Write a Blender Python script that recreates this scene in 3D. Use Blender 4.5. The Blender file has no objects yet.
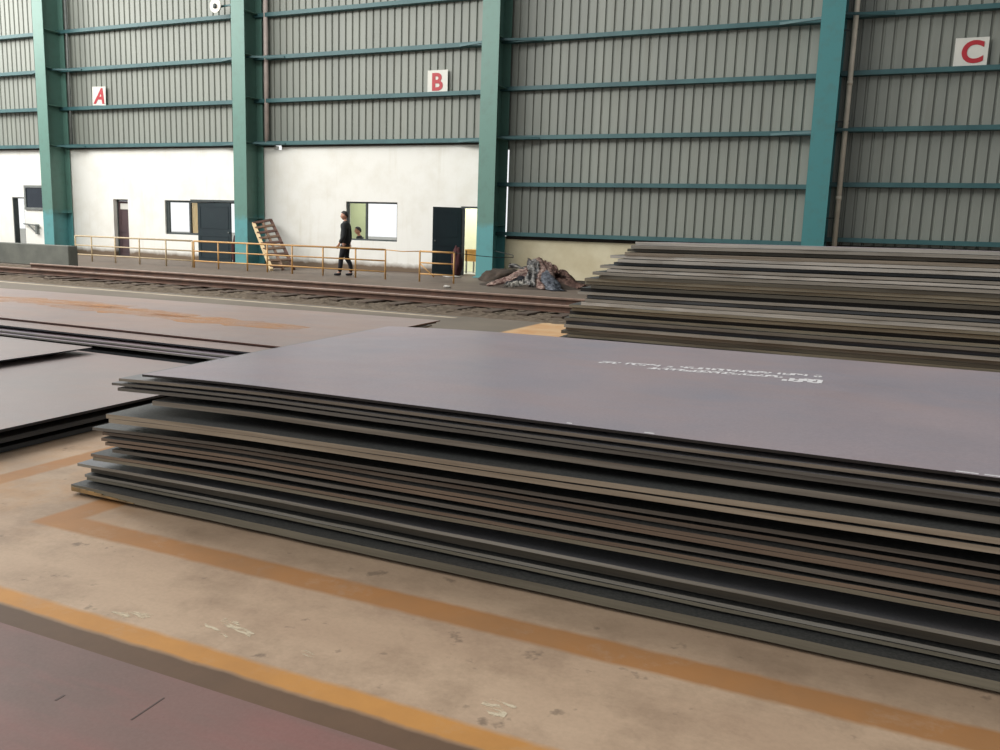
import bpy, bmesh, math, random
from mathutils import Vector, Matrix, noise
random.seed(11)
S = bpy.context.scene
COL = S.collection
R = math.radians

# ------------------------------------------------------------------ helpers
def lin(c):
    c /= 255.0
    return c / 12.92 if c <= 0.04045 else ((c + 0.055) / 1.055) ** 2.4
def rgb(r, g, b):
    return (lin(r), lin(g), lin(b), 1.0)

def link(name, me, mats=(), parent=None):
    o = bpy.data.objects.new(name, me)
    COL.objects.link(o)
    for m in (mats if isinstance(mats, (list, tuple)) else [mats]):
        me.materials.append(m)
    if parent is not None:
        o.parent = parent
    return o

def tag(o, label=None, cat=None, group=None, kind=None):
    if label: o['label'] = label
    if cat: o['category'] = cat
    if group: o['group'] = group
    if kind: o['kind'] = kind
    return o

def empty(name, loc=(0, 0, 0), rz=0.0, label=None, cat=None, group=None, kind=None):
    o = bpy.data.objects.new(name, None)
    COL.objects.link(o)
    o.location = loc
    o.rotation_euler = (0, 0, rz)
    o.empty_display_size = 0.1
    return tag(o, label, cat, group, kind)

class MB:
    """collects shapes into one mesh"""
    def __init__(self):
        self.bm = bmesh.new()
    def box(self, x0, x1, y0, y1, z0, z1, mi=0, M=None):
        c = [(x, y, z) for x in (x0, x1) for y in (y0, y1) for z in (z0, z1)]
        if M is not None:
            c = [M @ Vector(p) for p in c]
        v = [self.bm.verts.new(p) for p in c]
        for f in ((0, 1, 3, 2), (4, 6, 7, 5), (0, 4, 5, 1), (2, 3, 7, 6), (0, 2, 6, 4), (1, 5, 7, 3)):
            self.bm.faces.new([v[i] for i in f]).material_index = mi
        return self
    def bar(self, a, b, w, h, mi=0, up=(0, 0, 1)):
        a, b = Vector(a), Vector(b)
        d = (b - a)
        L = d.length
        d.normalize()
        s = d.cross(Vector(up))
        if s.length < 1e-4:
            s = d.cross(Vector((1, 0, 0)))
        s.normalize()
        u = s.cross(d)
        M = Matrix(((d.x, s.x, u.x, a.x), (d.y, s.y, u.y, a.y), (d.z, s.z, u.z, a.z), (0, 0, 0, 1)))
        return self.box(0, L, -w / 2, w / 2, -h / 2, h / 2, mi, M)
    def tube(self, pts, r, n=12, mi=0, cap=True):
        pts = [Vector(p) for p in pts]
        rings = []
        for i, p in enumerate(pts):
            d = (pts[min(i + 1, len(pts) - 1)] - pts[max(i - 1, 0)]).normalized()
            s = d.cross(Vector((0, 0, 1)))
            if s.length < 1e-3:
                s = Vector((1, 0, 0))
            s.normalize()
            u = s.cross(d)
            rr = r[i] if isinstance(r, (list, tuple)) else r
            rings.append([self.bm.verts.new(p + (s * math.cos(t) + u * math.sin(t)) * rr)
                          for t in [2 * math.pi * k / n for k in range(n)]])
        for a, b in zip(rings, rings[1:]):
            for k in range(n):
                f = self.bm.faces.new((a[k], a[(k + 1) % n], b[(k + 1) % n], b[k]))
                f.material_index = mi
                f.smooth = True
        if cap:
            self.bm.faces.new(rings[0]).material_index = mi
            self.bm.faces.new(list(reversed(rings[-1]))).material_index = mi
        return self
    def prism(self, prof, x0, x1, mi=0):
        """profile in (y,z) swept along x"""
        a = [self.bm.verts.new((x0, y, z)) for y, z in prof]
        b = [self.bm.verts.new((x1, y, z)) for y, z in prof]
        n = len(prof)
        for k in range(n):
            self.bm.faces.new((a[k], a[(k + 1) % n], b[(k + 1) % n], b[k])).material_index = mi
        self.bm.faces.new(a).material_index = mi
        self.bm.faces.new(list(reversed(b))).material_index = mi
        return self
    def ball(self, c, rx, ry, rz, sub=2, mi=0):
        r = bmesh.ops.create_icosphere(self.bm, subdivisions=sub, radius=1.0)
        for v in r['verts']:
            v.co = Vector((c[0] + v.co.x * rx, c[1] + v.co.y * ry, c[2] + v.co.z * rz))
            for f in v.link_faces:
                f.material_index = mi
                f.smooth = True
        return self
    def bevel(self, w, seg=1):
        bmesh.ops.bevel(self.bm, geom=list(self.bm.edges), offset=w, segments=seg, affect='EDGES', clamp_overlap=True)
        return self
    def build(self, name, mats, parent=None):
        bmesh.ops.recalc_face_normals(self.bm, faces=self.bm.faces)
        me = bpy.data.meshes.new(name)
        self.bm.to_mesh(me)
        self.bm.free()
        return link(name, me, mats, parent)

ORD = ['zeroth', 'first', 'second', 'third', 'fourth', 'fifth', 'sixth', 'seventh', 'eighth', 'ninth', 'tenth',
       'eleventh', 'twelfth', 'thirteenth', 'fourteenth', 'fifteenth', 'sixteenth', 'seventeenth', 'eighteenth',
       'nineteenth', 'twentieth', 'twenty-first', 'twenty-second', 'twenty-third', 'twenty-fourth', 'twenty-fifth',
       'twenty-sixth', 'twenty-seventh', 'twenty-eighth', 'twenty-ninth', 'thirtieth', 'thirty-first', 'thirty-second']

# ------------------------------------------------------------------ materials
class NT:
    def __init__(self, name):
        self.m = bpy.data.materials.new(name)
        self.m.use_nodes = True
        self.t = self.m.node_tree
        self.b = self.t.nodes['Principled BSDF']
    def n(self, typ, **kw):
        nd = self.t.nodes.new(typ)
        for k, v in kw.items():
            if k.startswith('i_'):
                key = k[2:]
                nd.inputs[int(key) if key.isdigit() else key.replace('_', ' ')].default_value = v
            else:
                setattr(nd, k, v)
        return nd
    def l(self, a, b):
        self.t.links.new(a, b)
    def coord(self, world=True, scale=(1, 1, 1)):
        if world:
            src = self.n('ShaderNodeNewGeometry').outputs['Position']
        else:
            src = self.n('ShaderNodeTexCoord').outputs['Object']
        mp = self.n('ShaderNodeMapping')
        mp.inputs['Scale'].default_value = scale
        self.l(src, mp.inputs['Vector'])
        return mp.outputs['Vector']
    def noise(self, vec, scale, detail=5, rough=0.6):
        nd = self.n('ShaderNodeTexNoise')
        nd.inputs['Scale'].default_value = scale
        nd.inputs['Detail'].default_value = detail
        nd.inputs['Roughness'].default_value = rough
        self.l(vec, nd.inputs['Vector'])
        return nd.outputs['Fac']
    def ramp(self, fac, lo, hi, c0=(0, 0, 0, 1), c1=(1, 1, 1, 1)):
        r = self.n('ShaderNodeValToRGB')
        r.color_ramp.elements[0].position = lo
        r.color_ramp.elements[1].position = hi
        r.color_ramp.elements[0].color = c0
        r.color_ramp.elements[1].color = c1
        self.l(fac, r.inputs['Fac'])
        return r.outputs['Color']
    def mix(self, fac, a, b, typ='MIX'):
        x = self.n('ShaderNodeMix', data_type='RGBA', blend_type=typ)
        for sock, v in ((x.inputs['Factor'], fac), (x.inputs['A'], a), (x.inputs['B'], b)):
            if isinstance(v, (tuple, float, int)):
                sock.default_value = v
            else:
                self.l(v, sock)
        return x.outputs['Result']
    def math(self, op, a, b=None):
        x = self.n('ShaderNodeMath', operation=op)
        for i, v in enumerate((a, b)):
            if v is None:
                continue
            if isinstance(v, (int, float)):
                x.inputs[i].default_value = v
            else:
                self.l(v, x.inputs[i])
        return x.outputs[0]
    def bump(self, h, strength=0.3, dist=0.01):
        b = self.n('ShaderNodeBump')
        b.inputs['Strength'].default_value = strength
        b.inputs['Distance'].default_value = dist
        self.l(h, b.inputs['Height'])
        self.l(b.outputs['Normal'], self.b.inputs['Normal'])
    def col(self, c):
        s = self.b.inputs['Base Color']
        if isinstance(c, tuple): s.default_value = c
        else: self.l(c, s)
    def set(self, rough=0.6, metal=0.0, spec=0.5):
        self.b.inputs['Roughness'].default_value = rough
        self.b.inputs['Metallic'].default_value = metal
        self.b.inputs['Specular IOR Level'].default_value = spec
        return self.m

def mat(name, c1, c2=None, scale=3.0, stretch=(1, 1, 1), rough=0.6, metal=0.0, spec=0.5, bump=0.0, bscale=60.0, world=False, lo=0.35, hi=0.65):
    n = NT(name)
    if c2 is None:
        n.col(c1)
    else:
        v = n.coord(world, stretch)
        n.col(n.ramp(n.noise(v, scale), lo, hi, c1, c2))
    if bump > 0:
        n.bump(n.noise(n.coord(world), bscale, 3), bump, 0.004)
    return n.set(rough, metal, spec)

M = {}
# steel plate faces: blue-grey mill scale with rusty mauve clouds and faint rolling streaks
def scale_mat(name, a, b, c, rough=0.42, metal=0.0, spec=0.5, speck=0.12):
    n = NT(name)
    v = n.coord(True)
    vs = n.coord(True, (0.5, 2.2, 1))
    base = n.mix(n.ramp(n.noise(v, 1.1, 4), 0.35, 0.68), a, b)
    base = n.mix(n.math('MULTIPLY', n.ramp(n.noise(vs, 2.3, 6), 0.48, 0.75), 0.7), base, c)
    sp = n.ramp(n.noise(v, 90, 2), 0.35, 0.75)
    base = n.mix(speck, base, n.mix(sp, (0.05, 0.05, 0.05, 1), (0.5, 0.46, 0.45, 1)))
    n.col(base)
    rr = n.math('ADD', n.math('MULTIPLY', n.noise(v, 2.5, 4), 0.22), rough - 0.11)
    n.l(rr, n.b.inputs['Roughness'])
    n.bump(n.noise(v, 140, 2), 0.12, 0.002)
    n.b.inputs['Metallic'].default_value = metal
    n.b.inputs['Specular IOR Level'].default_value = spec
    return n.m
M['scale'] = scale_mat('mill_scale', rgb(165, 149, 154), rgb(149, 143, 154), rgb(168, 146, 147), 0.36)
M['scale_shaded'] = scale_mat('mill_scale_shaded', rgb(58, 60, 58), rgb(52, 56, 55), rgb(64, 60, 55), 0.5)  # darkened copy: shade between stacked plates put into the colour
M['scale_half_shaded'] = scale_mat('mill_scale_half_shaded', rgb(128, 128, 130), rgb(116, 118, 122), rgb(132, 124, 120), 0.42)  # less darkened copy: exposed plate tips kept bright by colour
M['scale_rust'] = scale_mat('mill_scale_rusty', rgb(158, 136, 127), rgb(148, 132, 128), rgb(164, 132, 116), 0.45)
M['scale_mauve'] = scale_mat('mill_scale_mauve', rgb(144, 108, 100), rgb(122, 98, 90), rgb(156, 102, 96), 0.55, 0.0, 0.4, 0.04)
M['scale_warm'] = scale_mat('mill_scale_warm', rgb(168, 152, 148), rgb(158, 148, 146), rgb(172, 150, 142), 0.42)

def edge_mat(name, c1, c2):
    n = NT(name)
    v = n.coord(True, (0.35, 1, 14))
    n.col(n.mix(n.ramp(n.noise(v, 3.0, 5), 0.35, 0.68), c1, c2))
    n.bump(n.noise(n.coord(True, (1, 1, 0.2)), 160, 2), 0.25, 0.002)
    return n.set(0.55, 0.0, 0.4)
EDGE = {
    'light': edge_mat('cut_edge_light', rgb(143, 135, 122), rgb(107, 98, 87)),
    'bright': edge_mat('cut_edge_bright', rgb(170, 158, 139), rgb(132, 119, 102)),
    'brown': edge_mat('cut_edge_brown', rgb(130, 114, 98), rgb(106, 92, 80)),
    'grey': edge_mat('cut_edge_grey', rgb(113, 109, 102), rgb(86, 82, 75)),
    'olive': edge_mat('cut_edge_olive', rgb(134, 128, 112), rgb(106, 101, 88)),
    'dark': edge_mat('cut_edge_dark', rgb(44, 40, 37), rgb(31, 28, 26)),
    'dim': edge_mat('cut_edge_dim', rgb(92, 89, 79), rgb(74, 71, 64)),
    'blue': edge_mat('cut_edge_blue', rgb(80, 85, 89), rgb(55, 59, 64)),
    'navy': edge_mat('cut_edge_navy', rgb(50, 52, 59), rgb(34, 37, 43)),
    'rust': edge_mat('cut_edge_rust', rgb(92, 57, 46), rgb(73, 52, 43)),
    'pale': edge_mat('cut_edge_pale', rgb(150, 147, 140), rgb(121, 119, 112)),
    'pale_low': edge_mat('cut_edge_pale_low', rgb(160, 158, 150), rgb(126, 122, 112)),
    'silver': edge_mat('cut_edge_silver', rgb(186, 184, 178), rgb(150, 150, 146)),
}
def paint(name, c_top, c_low, zsplit, rough=0.45):
    n = NT(name)
    v = n.coord(True)
    sep = n.n('ShaderNodeSeparateXYZ')
    n.l(v, sep.inputs[0])
    zz = n.math('ADD', sep.outputs['Z'], n.math('MULTIPLY', n.noise(v, 3, 4), 0.5))
    f = n.n('ShaderNodeMapRange')
    f.inputs['From Min'].default_value = zsplit + 0.2
    f.inputs['From Max'].default_value = zsplit + 0.4
    n.l(zz, f.inputs['Value'])
    c = n.mix(f.outputs[0], c_low, c_top)
    c = n.mix(n.math('MULTIPLY', n.ramp(n.noise(v, 5, 6), 0.5, 0.8), 0.35), c, rgb(78, 92, 84))
    n.col(c)
    return n.set(rough)
M['col_paint'] = paint('green_column_paint', rgb(92, 130, 119), rgb(88, 148, 150), 1.45)
M['col_teal'] = paint('teal_column_paint', rgb(64, 126, 128), rgb(64, 126, 128), -3)
M['girt'] = mat('teal_girt_paint', rgb(58, 98, 100), rgb(46, 84, 88), 1.4, rough=0.5, world=True)
M['clad'] = None
def clad_mat():
    n = NT('ribbed_sheet_steel')
    v = n.coord(True, (1, 1, 0.25))
    c = n.mix(n.ramp(n.noise(v, 0.9, 5), 0.35, 0.7), rgb(135, 139, 130), rgb(124, 128, 121))
    vp = n.coord(True, (1.2, 1, 0.02))
    c = n.mix(n.math('MULTIPLY', n.ramp(n.noise(vp, 2.0, 2), 0.45, 0.7), 0.5), c, rgb(144, 148, 140))
    vd = n.coord(True, (4, 1, 0.4))
    c = n.mix(n.math('MULTIPLY', n.ramp(n.noise(vd, 1.5, 6), 0.55, 0.85), 0.35), c, rgb(112, 106, 90))
    n.col(c)
    return n.set(0.5)
M['clad'] = clad_mat()
def white_mat():
    n = NT('whitewash')
    v = n.coord(True)
    c = n.mix(n.ramp(n.noise(v, 1.2, 6), 0.45, 0.8), rgb(233, 232, 226), rgb(220, 217, 207))
    vd = n.coord(True, (3, 1, 0.3))
    c = n.mix(n.math('MULTIPLY', n.ramp(n.noise(vd, 1.4, 6), 0.56, 0.85), 0.3), c, rgb(186, 176, 150))
    sep = n.n('ShaderNodeSeparateXYZ'); n.l(v, sep.inputs[0])
    zz = n.math('ADD', sep.outputs['Z'], n.math('MULTIPLY', n.noise(v, 2.5, 5), -0.22))
    f = n.n('ShaderNodeMapRange'); f.inputs['From Min'].default_value = 0.0; f.inputs['From Max'].default_value = 0.16
    n.l(zz, f.inputs['Value'])
    c = n.mix(f.outputs[0], rgb(116, 100, 84), c)
    n.col(c)
    n.bump(n.noise(v, 25, 4), 0.15, 0.01)
    return n.set(0.85, 0, 0.2)
M['white'] = white_mat()
M['cream'] = mat('cream_wall', rgb(214, 205, 176), rgb(196, 184, 152), 1.1, rough=0.85, world=True)
M['green_wall'] = mat('pale_green_plaster', rgb(186, 196, 158), rgb(178, 188, 152), 1.5, rough=0.9)
M['yellow_wall'] = mat('pale_yellow_plaster', rgb(238, 240, 212), rgb(230, 234, 204), 1.5, rough=0.9)
M['frame'] = mat('dark_frame_paint', rgb(54, 62, 64), rgb(70, 76, 76), 8, rough=0.5)
M['frame_grey'] = mat('grey_frame_paint', rgb(120, 124, 122), rgb(104, 108, 106), 8, rough=0.6)
M['door_teal'] = mat('dark_blue_green_door_paint', rgb(15, 33, 40), rgb(20, 39, 44), 2, rough=0.45)
M['door_brown'] = mat('brown_door_paint', rgb(84, 64, 66), rgb(70, 56, 60), 4, rough=0.5)
M['curtain'] = mat('beige_curtain', rgb(238, 226, 194), rgb(230, 216, 182), 6, (3, 3, 0.3), rough=0.9)
M['glass_dark'] = mat('dark_window_glass', rgb(34, 42, 52), rgb(26, 34, 44), 2, rough=0.12)
M['pipe_cream'] = mat('cream_pipe', rgb(232, 222, 202), rgb(212, 202, 184), 3, rough=0.5)
M['pipe_tan'] = mat('tan_pipe', rgb(196, 182, 174), rgb(176, 164, 158), 3, rough=0.5)
M['sign'] = mat('white_sign_board', rgb(214, 212, 202), rgb(204, 204, 196), 3, rough=0.5)
M['red'] = mat('red_sign_paint', rgb(178, 36, 48), rgb(166, 32, 44), 5, rough=0.5)
M['rail_yellow'] = mat('faded_yellow_rail_paint', rgb(198, 150, 82), rgb(176, 136, 88), 4, rough=0.5)
M['rail_pale'] = mat('pale_worn_rail_paint', rgb(196, 176, 142), rgb(178, 156, 120), 4, rough=0.5)
M['rust'] = mat('rusty_rail_steel', rgb(96, 68, 54), rgb(78, 58, 48), 5, rough=0.7)
M['railhead'] = mat('worn_rail_head', rgb(138, 112, 96), rgb(116, 92, 78), 5, rough=0.5)
M['sleeper'] = mat('sleeper_timber', rgb(86, 72, 60), rgb(70, 58, 50), 4, (1, 5, 1), rough=0.9)
M['conc_grey'] = mat('grey_concrete', rgb(112, 114, 106), rgb(96, 98, 92), 2, rough=0.85, bump=0.2, bscale=30)
M['wood_pale'] = mat('pale_timber', rgb(216, 194, 152), rgb(192, 166, 126), 5, rough=0.7)
M['wood_brown'] = mat('brown_timber', rgb(128, 102, 82), rgb(106, 82, 66), 5, rough=0.8)
M['wood_red'] = mat('reddish_timber', rgb(106, 76, 66), rgb(88, 64, 56), 5, rough=0.8)
M['skin'] = mat('skin', rgb(176, 128, 104), rgb(166, 118, 96), 8, rough=0.55)
M['hair'] = mat('black_hair', rgb(26, 22, 20), rgb(36, 30, 28), 40, rough=0.6)
M['jacket'] = mat('black_jacket_cloth', rgb(34, 38, 40), rgb(26, 29, 31), 9, rough=0.85)
M['trousers'] = mat('dark_trouser_cloth', rgb(27, 29, 36), rgb(22, 24, 30), 9, rough=0.85)
M['shoe'] = mat('dark_shoe_leather', rgb(30, 28, 34), rgb(24, 22, 26), 9, rough=0.4)
M['eye'] = mat('eye_dark', rgb(18, 14, 12), None, rough=0.2)
M['lip'] = mat('lip', rgb(140, 82, 74), None, rough=0.5)
M['lamp_white'] = mat('white_enamel', rgb(206, 200, 188), rgb(190, 184, 174), 4, rough=0.35)
M['stencil'] = mat('white_stencil_paint', rgb(236, 234, 234), rgb(214, 212, 212), 40, rough=0.7)
def scuff_mat():
    n = NT('white_floor_scrape')
    v = n.coord(True, (14, 60, 1))
    n.col(rgb(232, 218, 190))
    n.l(n.math('MULTIPLY', n.ramp(n.noise(v, 1.0, 4), 0.42, 0.58), 0.85), n.b.inputs['Alpha'])
    return n.set(0.85, 0, 0.2)
M['white_scuff'] = scuff_mat()
M['orange'] = mat('orange_yellow_fabric', rgb(226, 178, 104), rgb(212, 160, 88), 4, rough=0.7)
M['brown_tone'] = mat('rubble_soil', rgb(72, 60, 50), rgb(54, 45, 38), 6, rough=0.95, bump=0.5, bscale=14)
M['outside'] = mat('outside_yard', rgb(206, 206, 198), rgb(190, 190, 182), 1, rough=0.9)
M['gap_shade'] = mat('dark_gap_shade', rgb(46, 42, 38), rgb(62, 54, 46), 5, (1, 1, 1), rough=0.8)  # dark brown standing in for the shade above the masonry
M['ochre'] = mat('worn_ochre_paint', rgb(172, 138, 88), rgb(120, 102, 74), 14, rough=0.7, world=True)
M['cable'] = mat('dark_cable', rgb(44, 44, 44), None, rough=0.5)

# ------------------------------------------------------------------ camera (calibrated on the hall's own lines)
HCAM = 1.3
F = 850.0
yaw, pit, rol = R(24.13), R(9.51), R(1.91)
fw = Vector((-math.sin(yaw) * math.cos(pit), math.cos(yaw) * math.cos(pit), -math.sin(pit)))
r0 = Vector((math.cos(yaw), math.sin(yaw), 0))
u0 = r0.cross(fw)
rt = r0 * math.cos(rol) + u0 * math.sin(rol)
up = -r0 * math.sin(rol) + u0 * math.cos(rol)
cd = bpy.data.cameras.new('camera')
cam = bpy.data.objects.new('camera', cd)
COL.objects.link(cam)
cam.matrix_world = Matrix(((rt.x, up.x, -fw.x, 0), (rt.y, up.y, -fw.y, 0), (rt.z, up.z, -fw.z, HCAM), (0, 0, 0, 1)))
cd.sensor_fit = 'HORIZONTAL'
cd.sensor_width = 36.0
cd.lens = F / 1000 * 36.0
cd.clip_start = 0.05
cd.clip_end = 500
S.camera = cam

# ------------------------------------------------------------------ floor
def floor_material():
    n = NT('hall_floor')
    v = n.coord(True)
    wob = n.n('ShaderNodeVectorMath', operation='MULTIPLY_ADD')
    nz = n.n('ShaderNodeTexNoise'); nz.inputs['Scale'].default_value = 9; nz.inputs['Detail'].default_value = 4
    n.l(v, nz.inputs['Vector'])
    sub = n.n('ShaderNodeVectorMath', operation='SUBTRACT'); n.l(nz.outputs['Color'], sub.inputs[0]); sub.inputs[1].default_value = (0.5, 0.5, 0.5)
    n.l(sub.outputs[0], wob.inputs[0]); wob.inputs[1].default_value = (0.022, 0.022, 0); n.l(v, wob.inputs[2])
    sep = n.n('ShaderNodeSeparateXYZ'); n.l(wob.outputs[0], sep.inputs[0])
    X, Y = sep.outputs['X'], sep.outputs['Y']
    def step(val, a, soft=0.012):
        f = n.n('ShaderNodeMapRange'); f.inputs['From Min'].default_value = a - soft; f.inputs['From Max'].default_value = a + soft
        n.l(val, f.inputs['Value']); return f.outputs[0]
    def band(val, a, b, soft=0.012):
        return n.math('SUBTRACT', step(val, a, soft), step(val, b, soft))
    def box(x0, x1, y0, y1, soft=0.012):
        return n.math('MULTIPLY', band(X, x0, x1, soft), band(Y, y0, y1, soft))
    # beige worn concrete
    vs = n.coord(True, (0.55, 1.5, 1))
    c = n.mix(n.ramp(n.noise(vs, 1.3, 7, 0.65), 0.32, 0.7), rgb(186, 158, 133), rgb(212, 185, 157))
    c = n.mix(n.math('MULTIPLY', n.ramp(n.noise(v, 2.6, 7, 0.7), 0.46, 0.72), 0.75), c, rgb(150, 126, 104))
    c = n.mix(n.math('MULTIPLY', n.ramp(n.noise(v, 7.5, 4, 0.6), 0.64, 0.71), 0.6), c, rgb(104, 90, 78))
    c = n.mix(n.math('MULTIPLY', n.ramp(n.noise(v, 60, 2), 0.4, 0.7), 0.10), c, rgb(120, 104, 88))
    # darker brown band next to the near stack
    brown_tone = n.math('MULTIPLY', band(Y, 2.5, 3.1, 0.12), 0.3)
    c = n.mix(brown_tone, c, rgb(138, 120, 100))
    # far floor: grey-brown
    far = step(Y, 8.4, 0.3)
    g = n.mix(n.ramp(n.noise(v, 0.9, 7, 0.65), 0.35, 0.7), rgb(118, 108, 96), rgb(102, 94, 84))
    c = n.mix(far, c, g)
    way = step(Y, 15.6, 0.25)
    g2 = n.mix(n.ramp(n.noise(v, 1.2, 7, 0.65), 0.35, 0.7), rgb(112, 99, 88), rgb(96, 85, 76))
    c = n.mix(way, c, g2)
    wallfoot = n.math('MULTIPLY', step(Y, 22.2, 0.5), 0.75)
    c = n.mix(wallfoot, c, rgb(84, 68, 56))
    # bare orange-beige patch between the dark ground and the far stack
    c = n.mix(box(-4.58, 9, 8.6, 11.85, 0.03), c, n.mix(n.ramp(n.noise(v, 2, 5), 0.35, 0.7), rgb(204, 172, 132), rgb(190, 142, 96)))
    # painted lines
    wear = n.ramp(n.noise(v, 5, 7, 0.75), 0.28, 0.46)
    ylw = n.mix(n.ramp(n.noise(v, 3, 5), 0.35, 0.7), rgb(182, 128, 76), rgb(166, 122, 80))
    lines = n.math('MAXIMUM', box(-3.27, 9, 2.385, 2.52), box(-3.27, -3.11, 2.45, 5.2))
    lines = n.math('MAXIMUM', lines, box(-4.01, -3.87, 2.0, 5.4))
    c = n.mix(n.math('MULTIPLY', lines, n.math('ADD', n.math('MULTIPLY', wear, 0.5), 0.42)), c, ylw)
    ylw2 = n.mix(n.ramp(n.noise(v, 4, 5), 0.35, 0.7), rgb(212, 152, 80), rgb(196, 140, 76))
    c = n.mix(n.math('MULTIPLY', band(Y, 1.795, 1.885), n.math('ADD', n.math('MULTIPLY', wear, 0.3), 0.66)), c, ylw2)
    # worn orange smear by the left-hand end of the near stack
    sm = n.math('MULTIPLY', box(-4.3, -2.9, 2.35, 3.6, 0.25), n.math('MULTIPLY', n.ramp(n.noise(v, 3.2, 5), 0.45, 0.7), 0.55))
    c = n.mix(sm, c, rgb(190, 142, 92))
    # brown aisle
    br = n.mix(n.ramp(n.noise(v, 2.5, 6), 0.35, 0.7), rgb(118, 92, 71), rgb(102, 81, 64))
    ais = n.math('SUBTRACT', 1.0, step(Y, 1.795))
    c = n.mix(ais, c, br)
    # white line along the ballast
    wl = n.math('MULTIPLY', box(-40, -5.9, 11.42, 11.53), n.math('ADD', n.math('MULTIPLY', n.ramp(n.noise(v, 2, 6), 0.3, 0.6), 0.6), 0.3))
    c = n.mix(wl, c, rgb(206, 190, 166))
    n.col(c)
    n.bump(n.noise(v, 45, 4), 0.12, 0.004)
    return n.set(0.62, 0, 0.35)
fb = MB(); fb.box(-48, 14, -6, 23.6, -0.2, 0.0)
fl = fb.build('floor', floor_material()); tag(fl, 'worn beige concrete hall floor with yellow lines', 'floor', kind='structure')
yb = MB(); yb.box(-90, 50, 23.6, 120, -0.3, -0.02)
tag(yb.build('ground', M['outside']), 'pale yard outside seen through doors and windows', 'ground', kind='structure')

# white scrapes on the floor by the yellow line
def scuff(pts, w):
    bm = bmesh.new()
    n = len(pts)
    L, Rr = [], []
    for i, (x, y) in enumerate(pts):
        ww = 1.5 * w * (0.45 + 0.55 * math.sin(math.pi * (i + 0.5) / n)) * random.uniform(0.6, 1.3)
        L.append(bm.verts.new((x, y + ww / 2, 0.0012))); Rr.append(bm.verts.new((x, y - ww / 2, 0.0012)))
    for i in range(n - 1):
        bm.faces.new((L[i], L[i + 1], Rr[i + 1], Rr[i]))
    me = bpy.data.meshes.new('floor_marking'); bm.to_mesh(me); bm.free()
    return link('floor_marking', me, M['white_scuff'])
for (x0, y0, x1, y1, w, lab) in (
        (-1.90, 2.05, -1.74, 2.01, 0.030, 'broad white paint scrape on floor beside the yellow aisle line'),
        (-1.93, 2.00, -1.80, 1.965, 0.012, 'thin white scrape between broad scrape and yellow aisle line'),
        (-1.54, 2.00, -1.47, 1.985, 0.014, 'short white scrape right of the broad white floor scrape'),
        (-2.26, 1.915, -2.12, 1.955, 0.03, 'pale white smear touching the upper edge of yellow aisle line'),
        (-0.90, 2.03, -0.82, 2.015, 0.014, 'thin white dash above white square patch on beige floor'),
        (-0.915, 1.995, -0.83, 1.965, 0.032, 'small white square patch of paint on beige floor')):
    pts = [(x0 + (x1 - x0) * t / 6, y0 + (y1 - y0) * t / 6 + random.uniform(-0.004, 0.004)) for t in range(7)]
    tag(scuff(pts, w), lab, 'floor marking', kind='structure')

# ------------------------------------------------------------------ ballast, sleepers, rails
def ballast():
    bm = bmesh.new()
    x0, x1, y0, y1 = -34.0, -3.0, 11.62, 15.75
    nx, ny = 420, 60
    g = []
    for i in range(nx + 1):
        row = []
        for j in range(ny + 1):
            x = x0 + (x1 - x0) * i / nx + random.uniform(-0.02, 0.02)
            y = y0 + (y1 - y0) * j / ny + random.uniform(-0.02, 0.02)
            e = min(1.0, j / 5, (ny - j) / 5)
            z = -0.01 + e * (0.012 + random.uniform(0, 0.04) + 0.02 * noise.noise(Vector((x * 0.8, y * 0.8, 0))))
            row.append(bm.verts.new((x, y, z)))
        g.append(row)
    for i in range(nx):
        for j in range(ny):
            bm.faces.new((g[i][j], g[i + 1][j], g[i + 1][j + 1], g[i][j + 1]))
    me = bpy.data.meshes.new('gravel'); bm.to_mesh(me); bm.free()
    n = NT('track_gravel')
    v = n.coord(True)
    c = n.mix(n.ramp(n.noise(v, 18, 4), 0.35, 0.68), rgb(116, 104, 90), rgb(82, 74, 64))
    c = n.mix(n.ramp(n.noise(v, 0.7, 4), 0.4, 0.7), c, rgb(104, 92, 80))
    n.col(c)
    o = link('gravel', me, n.set(0.95, 0, 0.2))
    tag(o, 'grey brown gravel bed under the rail track', 'gravel', kind='stuff')
ballast()
RY = (13.0, 14.5)
nsl = 0
xs = -19.6
while xs < -3.2:
    jit = random.uniform(-0.05, 0.05)
    b = MB(); b.box(xs - 0.1, xs + 0.1, 12.35 + jit, 15.1 + jit, -0.05, 0.052); b.bevel(0.012)
    o = b.build('railway_sleeper', M['sleeper'])
    tag(o, 'dark timber sleeper half buried in gravel across the rail track', 'sleeper', 'sleepers of the rail track')
    xs += 0.6
for y, lab in zip(RY, ('rusty rail nearer the steel plates, laid along the gravel', 'rusty rail farther from the plates, on the yellow handrail side')):
    r = empty('track_rail', (0, y, 0), 0, lab, 'rail')
    prof = [(-0.065, 0.052), (0.065, 0.052), (0.065, 0.062), (0.012, 0.075), (0.012, 0.14), (-0.012, 0.14), (-0.012, 0.075), (-0.065, 0.062)]
    b = MB(); b.prism(prof, -19.3, -3.0); b.build('rail_web', M['rust'], r)
    b = MB(); b.prism([(-0.034, 0.14), (0.034, 0.14), (0.034, 0.165), (0.026, 0.176), (-0.026, 0.176), (-0.034, 0.165)], -19.3, -3.0)
    b.build('rail_head', M['railhead'], r)

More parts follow.
